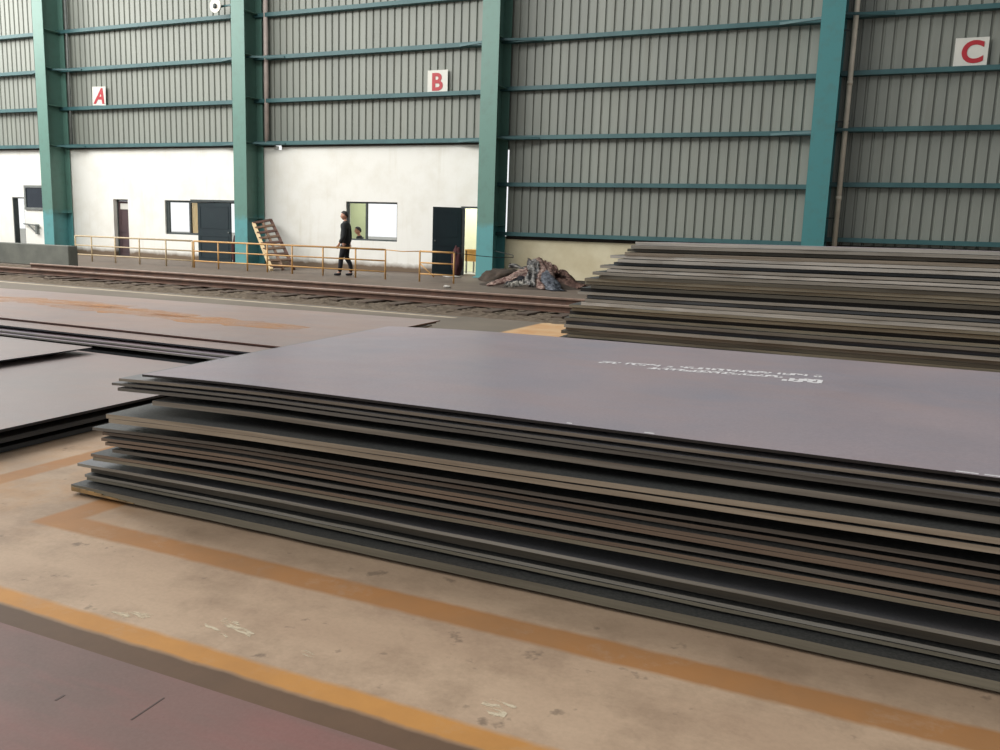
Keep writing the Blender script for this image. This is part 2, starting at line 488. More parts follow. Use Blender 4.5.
# ------------------------------------------------------------------ walls
YW = 23.0
def wall_grid(name, x0, x1, z0, z1, holes, material, y0=YW, y1=YW + 0.24):
    xs = sorted({x0, x1, *[h[0] for h in holes], *[h[1] for h in holes]})
    zs = sorted({z0, z1, *[h[2] for h in holes], *[h[3] for h in holes]})
    bm = bmesh.new()
    vt = {}
    def V(x, y, z):
        k = (round(x, 4), round(y, 4), round(z, 4))
        if k not in vt: vt[k] = bm.verts.new(k)
        return vt[k]
    def inside(x, z):
        if not (x0 < x < x1 and z0 < z < z1): return False
        return not any(h[0] < x < h[1] and h[2] < z < h[3] for h in holes)
    for i in range(len(xs) - 1):
        for j in range(len(zs) - 1):
            a, b, c, d = xs[i], xs[i + 1], zs[j], zs[j + 1]
            mx, mz = (a + b) / 2, (c + d) / 2
            if not inside(mx, mz): continue
            bm.faces.new((V(a, y0, c), V(b, y0, c), V(b, y0, d), V(a, y0, d)))
            bm.faces.new((V(a, y1, d), V(b, y1, d), V(b, y1, c), V(a, y1, c)))
            for nx_, nz_, q in ((a - 1e-3, mz, ((a, c), (a, d))), (b + 1e-3, mz, ((b, d), (b, c))),
                                (mx, c - 1e-3, ((b, c), (a, c))), (mx, d + 1e-3, ((a, d), (b, d)))):
                if not inside(nx_, nz_):
                    (p, q1), (r_, s_) = q
                    bm.faces.new((V(p, y0, q1), V(p, y1, q1), V(r_, y1, s_), V(r_, y0, s_)))
    bmesh.ops.recalc_face_normals(bm, faces=bm.faces)
    me = bpy.data.meshes.new(name); bm.to_mesh(me); bm.free()
    return link(name, me, material)

ZT = 3.86
CX = [-28.35, -19.32, -10.52, -1.73]                 # column centres
w = wall_grid('wall_back', -48, -28.1, 0, ZT, [(-31.47, -30.80, 0, 2.04), (-30.69, -29.6, 1.6, 2.48)], M['white'])
tag(w, 'white masonry wall left of the first green column', 'wall', kind='structure')
w = wall_grid('wall_back', -28.1, -19.1, 0, ZT, [(-26.03, -25.30, 0, 2.04), (-23.52, -21.95, 0.86, 2.04), (-21.30, -19.75, 0, 2.02)], M['white'])
tag(w, 'white masonry wall under the letter A sign', 'wall', kind='structure')
w = wall_grid('wall_back', -19.1, -10.42, 0, ZT, [(-15.85, -13.96, 0.91, 2.11), (-11.76, -10.75, 0, 2.03), (-18.66, -18.36, 3.72, ZT)], M['white'])
tag(w, 'white masonry wall under the letter B sign', 'wall', kind='structure')
w = wall_grid('wall_back', -10.3, 14, 0, 1.2, [], M['cream'])
tag(w, 'low cream wall below the ribbed sheeting', 'wall', kind='structure')

def cladding(x0, x1, z0, z1, lab, notch=None):
    """trapezoidal ribbed sheet; notch = (x0,x1,z) lifts the bottom edge a little over that stretch"""
    bm = bmesh.new()
    pitch = 0.25
    prof = []
    x = x0
    while x < x1:
        for dx, dy in ((0, 0.0), (0.175, 0.0), (0.195, 0.045), (0.23, 0.045)):
            prof.append((min(x + dx, x1), YW + 0.02 + dy))
        x += pitch
    prof.append((x1, YW + 0.02))
    def sheet(off):
        lo, hi = [], []
        for px, py in prof:
            zb = notch[2] if notch and notch[0] < px < notch[1] else z0
            lo.append(bm.verts.new((px, py + off, zb))); hi.append(bm.verts.new((px, py + off, z1)))
        return lo, hi
    lo, hi = sheet(0.0)
    lo2, hi2 = sheet(0.004)
    for i in range(len(prof) - 1):
        if prof[i + 1][0] - prof[i][0] > 1e-5:
            bm.faces.new((lo[i], lo[i + 1], hi[i + 1], hi[i]))
            bm.faces.new((lo2[i], hi2[i], hi2[i + 1], lo2[i + 1]))
            bm.faces.new((lo[i], lo2[i], lo2[i + 1], lo[i + 1]))
    me = bpy.data.meshes.new('wall_sheeting'); bm.to_mesh(me); bm.free()
    o = link('wall_sheeting', me, M['clad'])
    return tag(o, lab, 'wall', kind='structure')
HT = 9.6
cladding(-48, -28.1, ZT + 0.03, HT, 'ribbed grey sheet wall left of the first green column')
cladding(-28.1, -19.1, ZT + 0.03, HT, 'ribbed grey sheet wall behind the letter A sign')
cladding(-19.1, -10.42, ZT + 0.03, HT, 'ribbed grey sheet wall behind the letter B sign', (-18.62, -18.40, ZT + 0.12))
cladding(-10.25, -1.6, 1.24, 3.66, 'lower ribbed grey sheet wall above the low cream wall')
cladding(-10.50, -1.6, 3.66, HT, 'upper ribbed grey sheet wall between third and fourth columns')
cladding(-1.6, 14, 1.24, HT, 'ribbed grey sheet wall behind the letter C sign')

# dark strips painting in the shaded gap between masonry and sheeting
for n_, (a_, b_, z0_, z1_, lab_) in enumerate(((-48, -28.3, ZT - 0.05, ZT + 0.05, 'dark strip for the shade on top of white wall left of first column'), (-28.3, -19.1, ZT - 0.05, ZT + 0.05, 'dark strip for the shade between white wall and A sign sheeting'),
        (-19.1, -18.66, ZT - 0.05, ZT + 0.05, 'short dark strip for the shade left of the small bright hole'), (-18.36, -10.42, ZT - 0.05, ZT + 0.05, 'dark strip for the shade between white wall and B sign sheeting'),
        (-10.25, 14, 1.12, 1.27, 'dark strip for the shade on top of the low cream wall'))):
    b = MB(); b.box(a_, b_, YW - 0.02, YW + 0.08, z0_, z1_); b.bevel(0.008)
    tag(b.build('shade_strip_%d' % (n_ + 1), M['gap_shade']), lab_, 'shade_strip', kind='structure')

# ------------------------------------------------------------------ steel columns
def column(i, x, material, lab):
    r = empty('steel_column', (x, 22.1, 0), 0, lab, 'column', 'steel columns along the wall', 'thing')
    b = MB(); b.box(-0.26, 0.26, 0, 0.028, 0, HT); b.build('front_flange', material, r)
    b = MB(); b.box(-0.26, 0.26, 0.822, 0.85, 0, HT); b.build('back_flange', material, r)
    b = MB(); b.box(-0.012, 0.012, 0.028, 0.822, 0, HT); b.build('web', material, r)
    for z in (1.5, 3.9, 5.3, 6.6, 7.9):
        for s in (-1, 1):
            b = MB(); b.box(min(0.012 * s, 0.25 * s), max(0.012 * s, 0.25 * s), 0.028, 0.822, z, z + 0.016)
            b.build('stiffener', material, r)
    b = MB(); b.box(-0.32, 0.32, -0.06, 0.88, 0.0, 0.03); b.build('base_plate', material, r)
    return r
column(0, CX[0], M['col_paint'], 'green steel column between the dark wall window and the A sign')
column(1, CX[1], M['col_paint'], 'green steel column with slanted timber rack leaning beside its foot')
column(2, CX[2], M['col_paint'], 'green steel column beside the open door and scrap heap')
column(3, CX[3], M['col_teal'], 'teal steel column rising behind the far stack beside cream pipe')

# girts
def girt(x0, x1, z, lab, brace_l=False, brace_r=False, h=0.12):
    r = empty('wall_girt', ((x0 + x1) / 2, 22.95, z), 0, lab, 'girt', 'teal wall girts', 'thing')
    hx = (x1 - x0) / 2
    prof = [(-0.16, -h / 2), (0.05, -h / 2), (0.05, -h / 2 + 0.012), (-0.148, -h / 2 + 0.012), (-0.148, h / 2 - 0.012), (0.05, h / 2 - 0.012), (0.05, h / 2), (-0.16, h / 2)]
    b = MB(); b.prism(prof, -hx, hx); b.build('channel', M['girt'], r)
    if brace_l:
        b = MB(); b.bar((-hx + 0.02, -0.55, -0.03), (-hx + 1.25, -0.17, -0.03), 0.05, 0.06); b.build('brace', M['girt'], r)
    if brace_r:
        b = MB(); b.bar((hx - 0.02, -0.55, -0.03), (hx - 1.25, -0.17, -0.03), 0.05, 0.06); b.build('brace', M['girt'], r)
for bay, (x0, x1), zs in (
        ('left of the first green column', (-48, CX[0] - 0.02), (3.92, 5.26, 6.6, 7.93)),
        ('in the bay with the A sign', (CX[0] + 0.02, CX[1] - 0.02), (3.92, 5.25, 6.6, 7.93)),
        ('in the bay with the B sign', (CX[1] + 0.02, CX[2] - 0.02), (3.92, 5.25, 6.58, 7.88)),
        ('in the bay between third and fourth columns', (CX[2] + 0.02, CX[3] - 0.02), (1.27, 2.67, 3.97, 5.31, 6.6)),
        ('in the bay with the C sign', (CX[3] + 0.02, 14), (1.40, 2.73, 4.03, 5.34, 6.66))):
    low = len(zs) == 5
    for k, z in enumerate(zs):
        br = (k in (2, 4)) if low else (k in (0, 2))
        girt(x0, x1, z, 'teal steel girt %s, %s from the bottom' % (bay, ORD[k + 1]), br and x0 > -40, br and x1 < 5, 0.11 if low else 0.12)

# ------------------------------------------------------------------ offices behind the white wall: back walls with bright openings
def back_room(x0, x1, y, holes, material, lab):
    o = wall_grid('wall_office', x0, x1, 0, 3.2, holes, material, y, y + 0.15)
    tag(o, lab, 'wall', kind='structure')
back_room(-20.2, -14.4, 26.2, [(-17.2, -14.6, 0.6, 2.6)], M['green_wall'], 'pale green office wall seen through the window')
back_room(-14.0, -11.75, 25.2, [], M['yellow_wall'], 'pale yellow office wall seen through the open door')

def window(n, x0, x1, z0, z1, lab, mull=(), fr=0.05, material=None, depth=(0.06, 0.14), panes=()):
    r = empty('window_%d' % n, ((x0 + x1) / 2, YW, z0), 0, lab, 'window', None, 'structure')
    cx = (x0 + x1) / 2
    b = MB()
    y0, y1 = depth
    b.box(x0 - cx, x1 - cx, y0, y1, 0, fr); b.box(x0 - cx, x1 - cx, y0, y1, z1 - z0 - fr, z1 - z0)
    b.box(x0 - cx, x0 - cx + fr, y0, y1, fr, z1 - z0 - fr); b.box(x1 - cx - fr, x1 - cx, y0, y1, fr, z1 - z0 - fr)
    for m in mull:
        b.box(m - cx - fr / 2, m - cx + fr / 2, y0, y1, fr, z1 - z0 - fr)
    b.build('window_frame', material or M['frame'], r)
    for a, c, mt, nm in panes:
        b = MB(); b.box(a - cx, c - cx, y0 + 0.03, y0 + 0.045, fr, z1 - z0 - fr); b.build(nm, mt, r)
    return r
window(1, -30.72, -29.58, 1.57, 2.50, 'dark grey framed window high on the white wall', (), 0.09, M['frame_grey'], (-0.05, 0.14), ((-30.63, -29.67, M['glass_dark'], 'pane'),))
window(2, -23.52, -21.95, 0.86, 2.04, 'bright window with beige curtain beside the dark double-width door', (-23.42, -22.42), 0.07)
window(3, -15.85, -13.96, 0.91, 2.11, 'window behind the standing person with bright right half', (-15.13,), 0.05)
# curtain of window 2
def curtain(x0, x1, z0, z1, y):
    bm = bmesh.new(); n = 40; lo = []; hi = []
    for i in range(n + 1):
        x = x0 + (x1 - x0) * i / n
        yy = y + 0.02 * math.sin(i * 1.5)
        lo.append(bm.verts.new((x, yy, z0))); hi.append(bm.verts.new((x, yy, z1)))
    for i in range(n):
        f = bm.faces.new((lo[i], lo[i + 1], hi[i + 1], hi[i])); f.smooth = True
    bmesh.ops.solidify(bm, geom=list(bm.faces), thickness=0.006)
    me = bpy.data.meshes.new('curtain'); bm.to_mesh(me); bm.free()
    return link('curtain', me, M['curtain'])
ct = M['curtain'].node_tree
tl = ct.nodes.new('ShaderNodeBsdfTranslucent'); tl.inputs['Color'].default_value = rgb(240, 226, 196)
mxs = ct.nodes.new('ShaderNodeMixShader'); mxs.inputs[0].default_value = 0.5
ct.links.new(ct.nodes['Principled BSDF'].outputs[0], mxs.inputs[1]); ct.links.new(tl.outputs[0], mxs.inputs[2])
ct.links.new(mxs.outputs[0], ct.nodes['Material Output'].inputs['Surface'])
tag(curtain(-22.50, -22.08, 0.93, 1.98, YW + 0.19), 'beige curtain at the right of bright window beside the dark door', 'curtain')

def leaf(parent, hx, hy, tx, ty, z0, z1, material, thick=0.045, handle=True):
    a, b_ = Vector((hx, hy, 0)), Vector((tx, ty, 0))
    d = (b_ - a); L = d.length; d.normalize(); s = Vector((-d.y, d.x, 0))
    Mx = Matrix(((d.x, s.x, 0, hx), (d.y, s.y, 0, hy), (0, 0, 1, 0), (0, 0, 0, 1)))
    b = MB(); b.box(0, L, -thick / 2, thick / 2, z0, z1, 0, Mx)
    for k in range(2):                       # raised panel edges on both faces
        for sgn in (-1, 1):
            zz0 = z0 + 0.12 + k * (z1 - z0) * 0.5; zz1 = zz0 + (z1 - z0) * 0.38
            y = sgn * (thick / 2 + 0.004)
            b.box(0.1, L - 0.1, y - 0.006, y + 0.006, zz0, zz0 + 0.03, 0, Mx); b.box(0.1, L - 0.1, y - 0.006, y + 0.006, zz1 - 0.03, zz1, 0, Mx)
            b.box(0.1, 0.13, y - 0.006, y + 0.006, zz0, zz1, 0, Mx); b.box(L - 0.13, L - 0.1, y - 0.006, y + 0.006, zz0, zz1, 0, Mx)
    lf = b.build('door_leaf', material)
    lf.parent = parent
    lf.matrix_parent_inverse = parent.matrix_world.inverted()
    if handle:
        b = MB(); b.box(L - 0.09, L - 0.05, -thick / 2 - 0.05, thick / 2 + 0.05, 0.98, 1.02, 0, Mx); h = b.build('door_handle', M['frame_grey'])
        h.parent = lf
    return lf
def doorframe(parent, x0, x1, z1, material, y0=0.0, y1=0.24, t=0.05):
    cx = parent.location.x
    b = MB(); b.box(x0 - cx, x1 - cx, y0, y1, z1 - t, z1); b.box(x0 - cx, x0 - cx + t, y0, y1, 0, z1 - t); b.box(x1 - cx - t, x1 - cx, y0, y1, 0, z1 - t)
    return b.build('door_frame', material, parent)
bpy.context.view_layer.update()
def door(n, x, lab):
    r = empty('door_%d' % n, (x, YW, 0), 0, lab, 'door', None, 'structure')
    bpy.context.view_layer.update()
    return r
d1 = door(1, -31.13, 'narrow bright doorway behind the grey concrete block'); doorframe(d1, -31.47, -30.80, 2.04, M['frame'], 0.02, 0.22, 0.04)
d2 = door(2, -25.66, 'narrow brown door set deep in the white wall')
doorframe(d2, -26.03, -25.30, 2.04, M['frame'], 0.16, 0.235, 0.05)
leaf(d2, -25.98, YW + 0.2, -25.35, YW + 0.2, 0.01, 1.98, M['door_brown'], 0.04)
b = MB(); b.box(-25.86, -25.44, YW + 0.155, YW + 0.172, 1.68, 1.9); b.bevel(0.04, 2)
o = b.build('door_notice', M['sign']); o.parent = d2; o.matrix_parent_inverse = d2.matrix_world.inverted(); o['label'] = 'white notice at the top of door'
d3 = door(3, -20.75, 'wide dark blue green sliding door left of second column'); doorframe(d3, -21.30, -19.75, 2.02, M['frame'], 0.02, 0.2, 0.05)
leaf(d3, -21.74, YW - 0.26, -20.26, YW - 0.30, 0.0, 1.98, M['door_teal'])
b = MB(); b.box(-22.0, -19.6, YW - 0.34, YW, 2.0, 2.07); o = b.build('sliding_track', M['frame']); o.parent = d3; o.matrix_parent_inverse = d3.matrix_world.inverted()
d4 = door(4, -11.25, 'dark blue door standing open beside third column'); doorframe(d4, -11.76, -10.75, 2.03, M['frame'], 0.02, 0.2, 0.05)
leaf(d4, -11.72, YW - 0.04, -12.43, YW - 0.5, 0.0, 1.99, M['door_teal'])

# furniture seen through the door by the third column
r = empty('desk', (-11.35, 24.3, 0), 0, 'small desk with orange front seen through the open door', 'desk')
b = MB(); b.box(-0.75, 0.65, -0.3, 0.3, 0.71, 0.75); b.build('desk_top', M['orange'], r)
b = MB(); b.box(-0.75, 0.65, -0.28, -0.26, 0.38, 0.71); b.build('front_panel', M['orange'], r)
for sx in (-0.7, 0.6):
    for sy in (-0.26, 0.26):
        b = MB(); b.box(sx - 0.02, sx + 0.02, sy - 0.02, sy + 0.02, 0, 0.71); b.build('leg', M['frame_grey'], r)
# coat-like dark red bundle hanging on the open door's edge
def lump(name, c, s, material, seed, amp=0.25, sub=4, flat=True):
    bm = bmesh.new()
    bmesh.ops.create_icosphere(bm, subdivisions=sub, radius=1.0)
    for v in bm.verts:
        p = v.co.copy()
        k = 1 + amp * noise.noise(p * 1.7 + Vector((seed, seed * 2, 0))) + amp * 0.5 * noise.noise(p * 4 + Vector((seed, 0, 3)))
        v.co = Vector((c[0] + p.x * s[0] * k, c[1] + p.y * s[1] * k, max(c[2] + p.z * s[2] * k, 0.001) if flat else c[2] + p.z * s[2] * k))
    for f in bm.faces: f.smooth = True
    me = bpy.data.meshes.new(name); bm.to_mesh(me); bm.free()
    return link(name, me, material)
M['maroon'] = mat('dark_maroon_cloth', rgb(70, 30, 32), rgb(52, 26, 30), 5, rough=0.9)
M['pinkish'] = mat('pink_red_cloth', rgb(176, 96, 90), rgb(150, 84, 80), 5, rough=0.9)
M['black_cloth'] = mat('black_cloth', rgb(24, 26, 32), rgb(32, 32, 38), 5, rough=0.9)
tag(lump('sack', (-11.62, 22.55, 0.42), (0.16, 0.14, 0.42), M['maroon'], 3.1), 'dark maroon sack standing in the open doorway', 'sack')
tag(lump('sack', (-30.98, 23.75, 0.5), (0.2, 0.18, 0.5), M['black_cloth'], 7.7), 'black sack leaning inside the narrow bright doorway', 'sack')
tag(lump('sack', (-30.55, 23.6, 0.33), (0.13, 0.14, 0.33), M['pinkish'], 9.2), 'pinkish red sack beside the black sack in the doorway', 'sack')
tag(lump('sack', (-19.98, 22.55, 0.42), (0.1, 0.12, 0.42), M['maroon'], 5.5), 'dark red sack between wide dark door and second column', 'sack')

# wall bracket on the far-left wall
r = empty('pipe_bracket', (-30.2, 22.9, 0.98), 0, 'grey pipe bracket fixed to white wall under the dark window', 'bracket')
b = MB(); b.tube([(-0.55, 0, 0.05), (0.3, 0, 0.0)], 0.03, 8); b.build('pipe', M['frame_grey'], r)
b = MB(); b.bar((-0.3, 0.0, 0.02), (0.12, 0.02, -0.28), 0.04, 0.04); b.build('strut', M['frame_grey'], r)
b = MB(); b.box(0.1, 0.18, -0.02, 0.1, -0.33, 0.05); b.build('wall_plate', M['frame_grey'], r)

# ------------------------------------------------------------------ letter signs
def letter_mesh(ch, size, shear=0.0, off=0.02):
    cu = bpy.data.curves.new('letter', 'FONT')
    cu.body = ch; cu.size = size; cu.align_x = 'CENTER'; cu.align_y = 'CENTER'; cu.extrude = 0.004; cu.offset = off; cu.shear = shear
    o = bpy.data.objects.new('tmp', cu); COL.objects.link(o)
    dg = bpy.context.evaluated_depsgraph_get()
    me = bpy.data.meshes.new_from_object(o.evaluated_get(dg))
    bpy.data.objects.remove(o); bpy.data.curves.remove(cu)
    xs = [v.co.x for v in me.vertices]; ys = [v.co.y for v in me.vertices]
    cx, cy = (min(xs) + max(xs)) / 2, (min(ys) + max(ys)) / 2
    for v in me.vertices: v.co.x -= cx; v.co.y -= cy
    me.materials.clear()
    return me
def sign(ch, x0, x1, z0, z1, lab, size, shear=0.0, tilt=0.0, dx=0.0):
    r = empty('letter_sign', ((x0 + x1) / 2, 22.93, (z0 + z1) / 2), 0, lab, 'sign')
    r.rotation_euler = (0, tilt, 0)
    w_, h_ = (x1 - x0) / 2, (z1 - z0) / 2
    b = MB(); b.box(-w_, w_, -0.008, 0.008, -h_, h_); b.build('board', M['sign'], r)
    me = letter_mesh(ch, size, shear)
    o = link('letter', me, M['red'], r)
    o.rotation_euler = (R(90), 0, 0); o.location = (dx, -0.013, 0)
    o['label'] = 'red letter %s' % ch
sign('A', -26.76, -26.10, 5.34, 5.99, 'white sign with slanted red letter A on ribbed wall', 0.74, 0.28, R(2))
sign('B', -12.93, -12.26, 5.28, 5.94, 'white sign with red letter B on ribbed wall', 0.68)
sign('C', 0.90, 1.58, 5.41, 6.03, 'white sign with red letter C on ribbed wall', 0.66, 0.0, 0.0, 0.03)

# ------------------------------------------------------------------ pipes on the wall
r = empty('downpipe', (-1.27, 22.72, 0), 0, 'cream vertical pipe beside the teal fourth column', 'pipe')
b = MB(); b.tube([(0, 0, 0.0), (0, 0, HT)], 0.062, 16); b.build('pipe', M['pipe_cream'], r)
for z in (2.35, 5.05, 7.4):
    b = MB(); b.tube([(0, 0, z), (0, 0, z + 0.1)], 0.072, 16); b.build('coupling', M['pipe_cream'], r)
for z in (1.9, 4.2, 6.3):
    b = MB(); b.box(-0.28, 0.08, -0.01, 0.05, z, z + 0.03); b.build('clip', M['frame'], r)
r = empty('downpipe', (-18.84, 22.86, 0), 0, 'tan vertical pipe at the right edge of second column', 'pipe')
b = MB(); b.tube([(0, 0, 3.93), (0, 0, HT)], 0.075, 14); b.build('pipe', M['pipe_tan'], r)
b = MB(); b.tube([(0, 0, 3.93), (0, 0, 4.05)], 0.07, 14); b.build('coupling', M['pipe_tan'], r)
r = empty('downpipe', (-27.84, 22.86, 0), 0, 'thin pale pipe at the right edge of first column', 'pipe')
b = MB(); b.tube([(0, 0, 3.93), (0, 0, HT)], 0.04, 14); b.build('pipe', M['frame_grey'], r)

# floodlight by the second column
r = empty('floodlight', (-20.16, 22.3, 8.16), 0, 'round white floodlight on bracket high beside second column', 'lamp')
b = MB()
prof = [(0.0, 0.06), (0.03, 0.12), (0.10, 0.19), (0.16, 0.22), (0.18, 0.225)]
b.tube([(-0.25, 0.2 - t, 0.0) for t, _ in prof], [q for _, q in prof], 20); b.build('reflector', M['lamp_white'], r)
b = MB(); b.ball((-0.25, 0.01, -0.02), 0.08, 0.05, 0.08); b.build('bulb', M['frame'], r)
b = MB(); b.bar((-0.25, 0.2, 0.0), (0.56, 0.1, 0.0), 0.05, 0.05); b.build('arm', M['girt'], r)
b = MB(); b.bar((0.2, 0.0, 0.9), (0.56, 0.0, -0.25), 0.05, 0.05); b.bar((-0.2, 0.0, 1.1), (0.54, 0.0, 0.1), 0.05, 0.05); b.build('strut', M['lamp_white'], r)

# ------------------------------------------------------------------ grey concrete block, far left
b = MB(); b.box(-40, -19.95, 16.1, 16.4, 0, 0.57); b.bevel(0.015)
tag(b.build('concrete_block', M['conc_grey']), 'long low grey concrete block at the end of the rails', 'block')

# ------------------------------------------------------------------ handrail
def handrail(xs, y, lab, material, end_gap=None, brace=False):
    r = empty('guard_rail', (xs[0], y, 0), 0, lab, 'guard rail', 'guard rails along the track')
    L = xs[-1] - xs[0]
    for x in xs:
        b = MB(); b.tube([(x - xs[0], 0, 0), (x - xs[0], 0, 0.765)], 0.022, 8); b.build('post', material, r)
    for z in (0.765, 0.48, 0.2):
        b = MB(); b.tube([(0, 0, z), (L, 0, z)], 0.019 if z < 0.7 else 0.024, 8); b.build('rail_bar', material, r)
    if brace:
        b = MB(); b.tube([(0, 0, 0.46), (0.42, 0, 0.14)], 0.016, 8); b.build('brace', material, r)
    return r
handrail([-23.2, -22.5, -21.5, -20.5, -19.44, -18.42], 19.0, 'pale guard rail in front of the bright window and brown door', M['rail_pale'])
handrail([-18.36, -17.45, -16.4, -15.7, -14.85, -13.83, -12.79, -11.87], 19.0, 'yellow guard rail in front of the standing person', M['rail_yellow'])
handrail([-10.85, -9.87], 19.0, 'short yellow guard rail in front of the open blue door', M['rail_yellow'], None, True)
b = MB(); b.tube([(-11.87, 19.0, 0.765), (-11.36, 19.0, 0.74), (-10.85, 19.0, 0.765)], 0.012, 8)
tag(b.build('barrier_chain', M['rail_yellow']), 'yellow chain closing the gap between two guard rails', 'chain')
b = MB(); b.tube([(-9.87, 19.0, 0.765), (-9.5, 19.6, 0.7), (-9.2, 20.2, 0.66), (-9.05, 20.8, 0.66), (-9.4, 21.6, 0.7), (-10.26, 22.19, 0.78)], 0.01, 6)
tag(b.build('barrier_rope', M['cable']), 'dark rope running from short guard rail to third column', 'rope')

# ------------------------------------------------------------------ slanted timber rack leaning on the second column
r = empty('timber_rack', (-16.05, 19.6, 0), 0, 'slatted timber rack leaning against the foot of second column', 'rack')
BL, BRt = Vector((0, 0, 0.03)), Vector((0.03, 0.98, 0.03))
TL, TR = Vector((-2.62, 2.35, 1.33)), Vector((-2.56, 3.12, 1.46))
for k, (nm, mt, w_) in enumerate((('stile', M['wood_pale'], 0.1), ('stile', M['wood_brown'], 0.07), ('stile', M['wood_red'], 0.08))):
    t = k / 2
    b = MB(); b.bar(BL.lerp(BRt, t), TL.lerp(TR, t), w_, 0.08, 0, (0.5, -0.6, 0.8)); o = b.build(nm, mt, r)
    if k == 0: o['label'] = 'pale timber edge board'
for k in range(9):
    t = 0.03 + 0.94 * k / 8
    b = MB(); b.bar(BL.lerp(TL, t) + Vector((0, 0, 0.05)), BRt.lerp(TR, t) + Vector((0, 0, 0.05)), 0.1, 0.03, 0, (0.5, -0.6, 0.8))
    b.build('slat', M['wood_brown'] if k % 2 else M['wood_red'], r)

# ------------------------------------------------------------------ heap of scrap sheets by the low cream wall
def moundmesh():
    bm = bmesh.new(); n = 36; g = []
    for i in range(n + 1):
        row = []
        for j in range(n + 1):
            u, v = i / n * 2 - 1, j / n * 2 - 1
            x, y = -8.05 + u * 1.5, 20.3 + v * 1.9
            d = max(0.0, 1 - math.sqrt(u * u + v * v))
            z = d * 0.34 + (0.09 * noise.noise(Vector((x * 2.3, y * 2.3, 1))) * min(1, d * 4)) - 0.01
            row.append(bm.verts.new((x, y, z)))
        g.append(row)
    for i in range(n):
        for j in range(n):
            f = bm.faces.new((g[i][j], g[i + 1][j], g[i + 1][j + 1], g[i][j + 1])); f.smooth = True
    me = bpy.data.meshes.new('rubble'); bm.to_mesh(me); bm.free()
    tag(link('rubble', me, M['brown_tone']), 'brown rubble mound under the scrap sheets by cream wall', 'rubble', kind='stuff')
moundmesh()
b = lump('rubble', (-9.55, 21.3, 0.05), (0.55, 0.8, 0.3), M['brown_tone'], 4.4); tag(b, 'dark brown soil piled against the foot of third column', 'soil', kind='stuff')
def crumple(c, L, W, yaw_, pitch_, material, lab, seed):
    bm = bmesh.new(); nx, ny = 26, 12; g = []
    Mx = Matrix.Translation(Vector(c)) @ Matrix.Rotation(yaw_, 4, 'Z') @ Matrix.Rotation(pitch_, 4, 'Y')
    for i in range(nx + 1):
        row = []
        for j in range(ny + 1):
            u, v = i / nx - 0.5, j / ny - 0.5
            z = 0.14 * noise.noise(Vector((u * 3 + seed, v * 5, seed))) + 0.07 * noise.noise(Vector((u * 4, v * 13 + seed, 2))) - 0.35 * W * v * v * 2
            p = Mx @ Vector((u * L, v * W + 0.06 * noise.noise(Vector((u * 6, seed, 5))), z))
            p.z = max(p.z, 0.012)
            row.append(bm.verts.new(p))
        g.append(row)
    for i in range(nx):
        for j in range(ny):
            f = bm.faces.new((g[i][j], g[i + 1][j], g[i + 1][j + 1], g[i][j + 1])); f.smooth = True
    bmesh.ops.solidify(bm, geom=list(bm.faces), thickness=0.012)
    me = bpy.data.meshes.new('scrap_sheet'); bm.to_mesh(me); bm.free()
    tag(link('scrap_sheet', me, material), lab, 'scrap', 'scrap sheets heaped by the cream wall')
SC = {k: mat('scrap_' + k, a, b_, 7, (1.5, 0.8, 4), rough=0.6, lo=0.42, hi=0.58) for k, a, b_ in (
    ('pink', rgb(196, 172, 160), rgb(124, 92, 86)), ('grey', rgb(176, 172, 166), rgb(96, 96, 98)), ('brown', rgb(142, 112, 100), rgb(90, 66, 58)),
    ('blue', rgb(132, 138, 148), rgb(76, 80, 90)), ('dark', rgb(52, 52, 60), rgb(40, 40, 46)), ('white', rgb(190, 186, 176), rgb(158, 154, 148)))}
crumple((-7.65, 19.55, 0.33), 1.9, 0.55, R(-62), R(22), SC['pink'], 'long pinkish crumpled sheet sloping down the right of scrap heap', 1.3)
crumple((-7.95, 19.45, 0.36), 1.5, 0.34, R(-72), R(26), SC['grey'], 'pale grey crumpled sheet running down the middle of scrap heap', 5.1)
crumple((-7.35, 19.15, 0.2), 1.6, 0.4, R(-52), R(16), SC['blue'], 'bluish grey sheet along lower right side of scrap heap', 2.6)
crumple((-8.35, 19.35, 0.22), 1.0, 0.7, R(-115), R(18), SC['dark'], 'dark crumpled sheet in the hollow of scrap heap', 7.2)
crumple((-8.5, 19.2, 0.2), 1.1, 0.3, R(-140), R(20), SC['pink'], 'short pinkish strip at the lower left of scrap heap', 9.4)
crumple((-8.25, 20.1, 0.46), 1.1, 0.5, R(20), R(5), SC['grey'], 'grey crumpled sheet capping the top left of scrap heap', 3.3)
crumple((-7.25, 20.15, 0.25), 1.5, 0.8, R(-35), R(14), SC['brown'], 'rusty brown sheet at right side of scrap heap', 6.6)
crumple((-7.85, 20.25, 0.5), 1.2, 0.35, R(-40), R(12), SC['brown'], 'brown folded sheet on the crest of scrap heap', 8.8)
crumple((-8.1, 18.85, 0.1), 0.6, 0.3, R(-100), R(8), SC['white'], 'small whitish sheet at the foot of scrap heap', 4.2)
b = lump('paper_scrap', (-9.2, 17.4, 0.03), (0.09, 0.06, 0.035), SC['white'], 2.2, 0.3, 3); tag(b, 'small white crumpled paper on ground beyond the rails', 'paper')
b = lump('paper_scrap', (-11.3, 21.6, 0.02), (0.28, 0.1, 0.03), SC['white'], 8.1, 0.3, 3); tag(b, 'white crumpled rag on ground before the open doorway', 'rag')

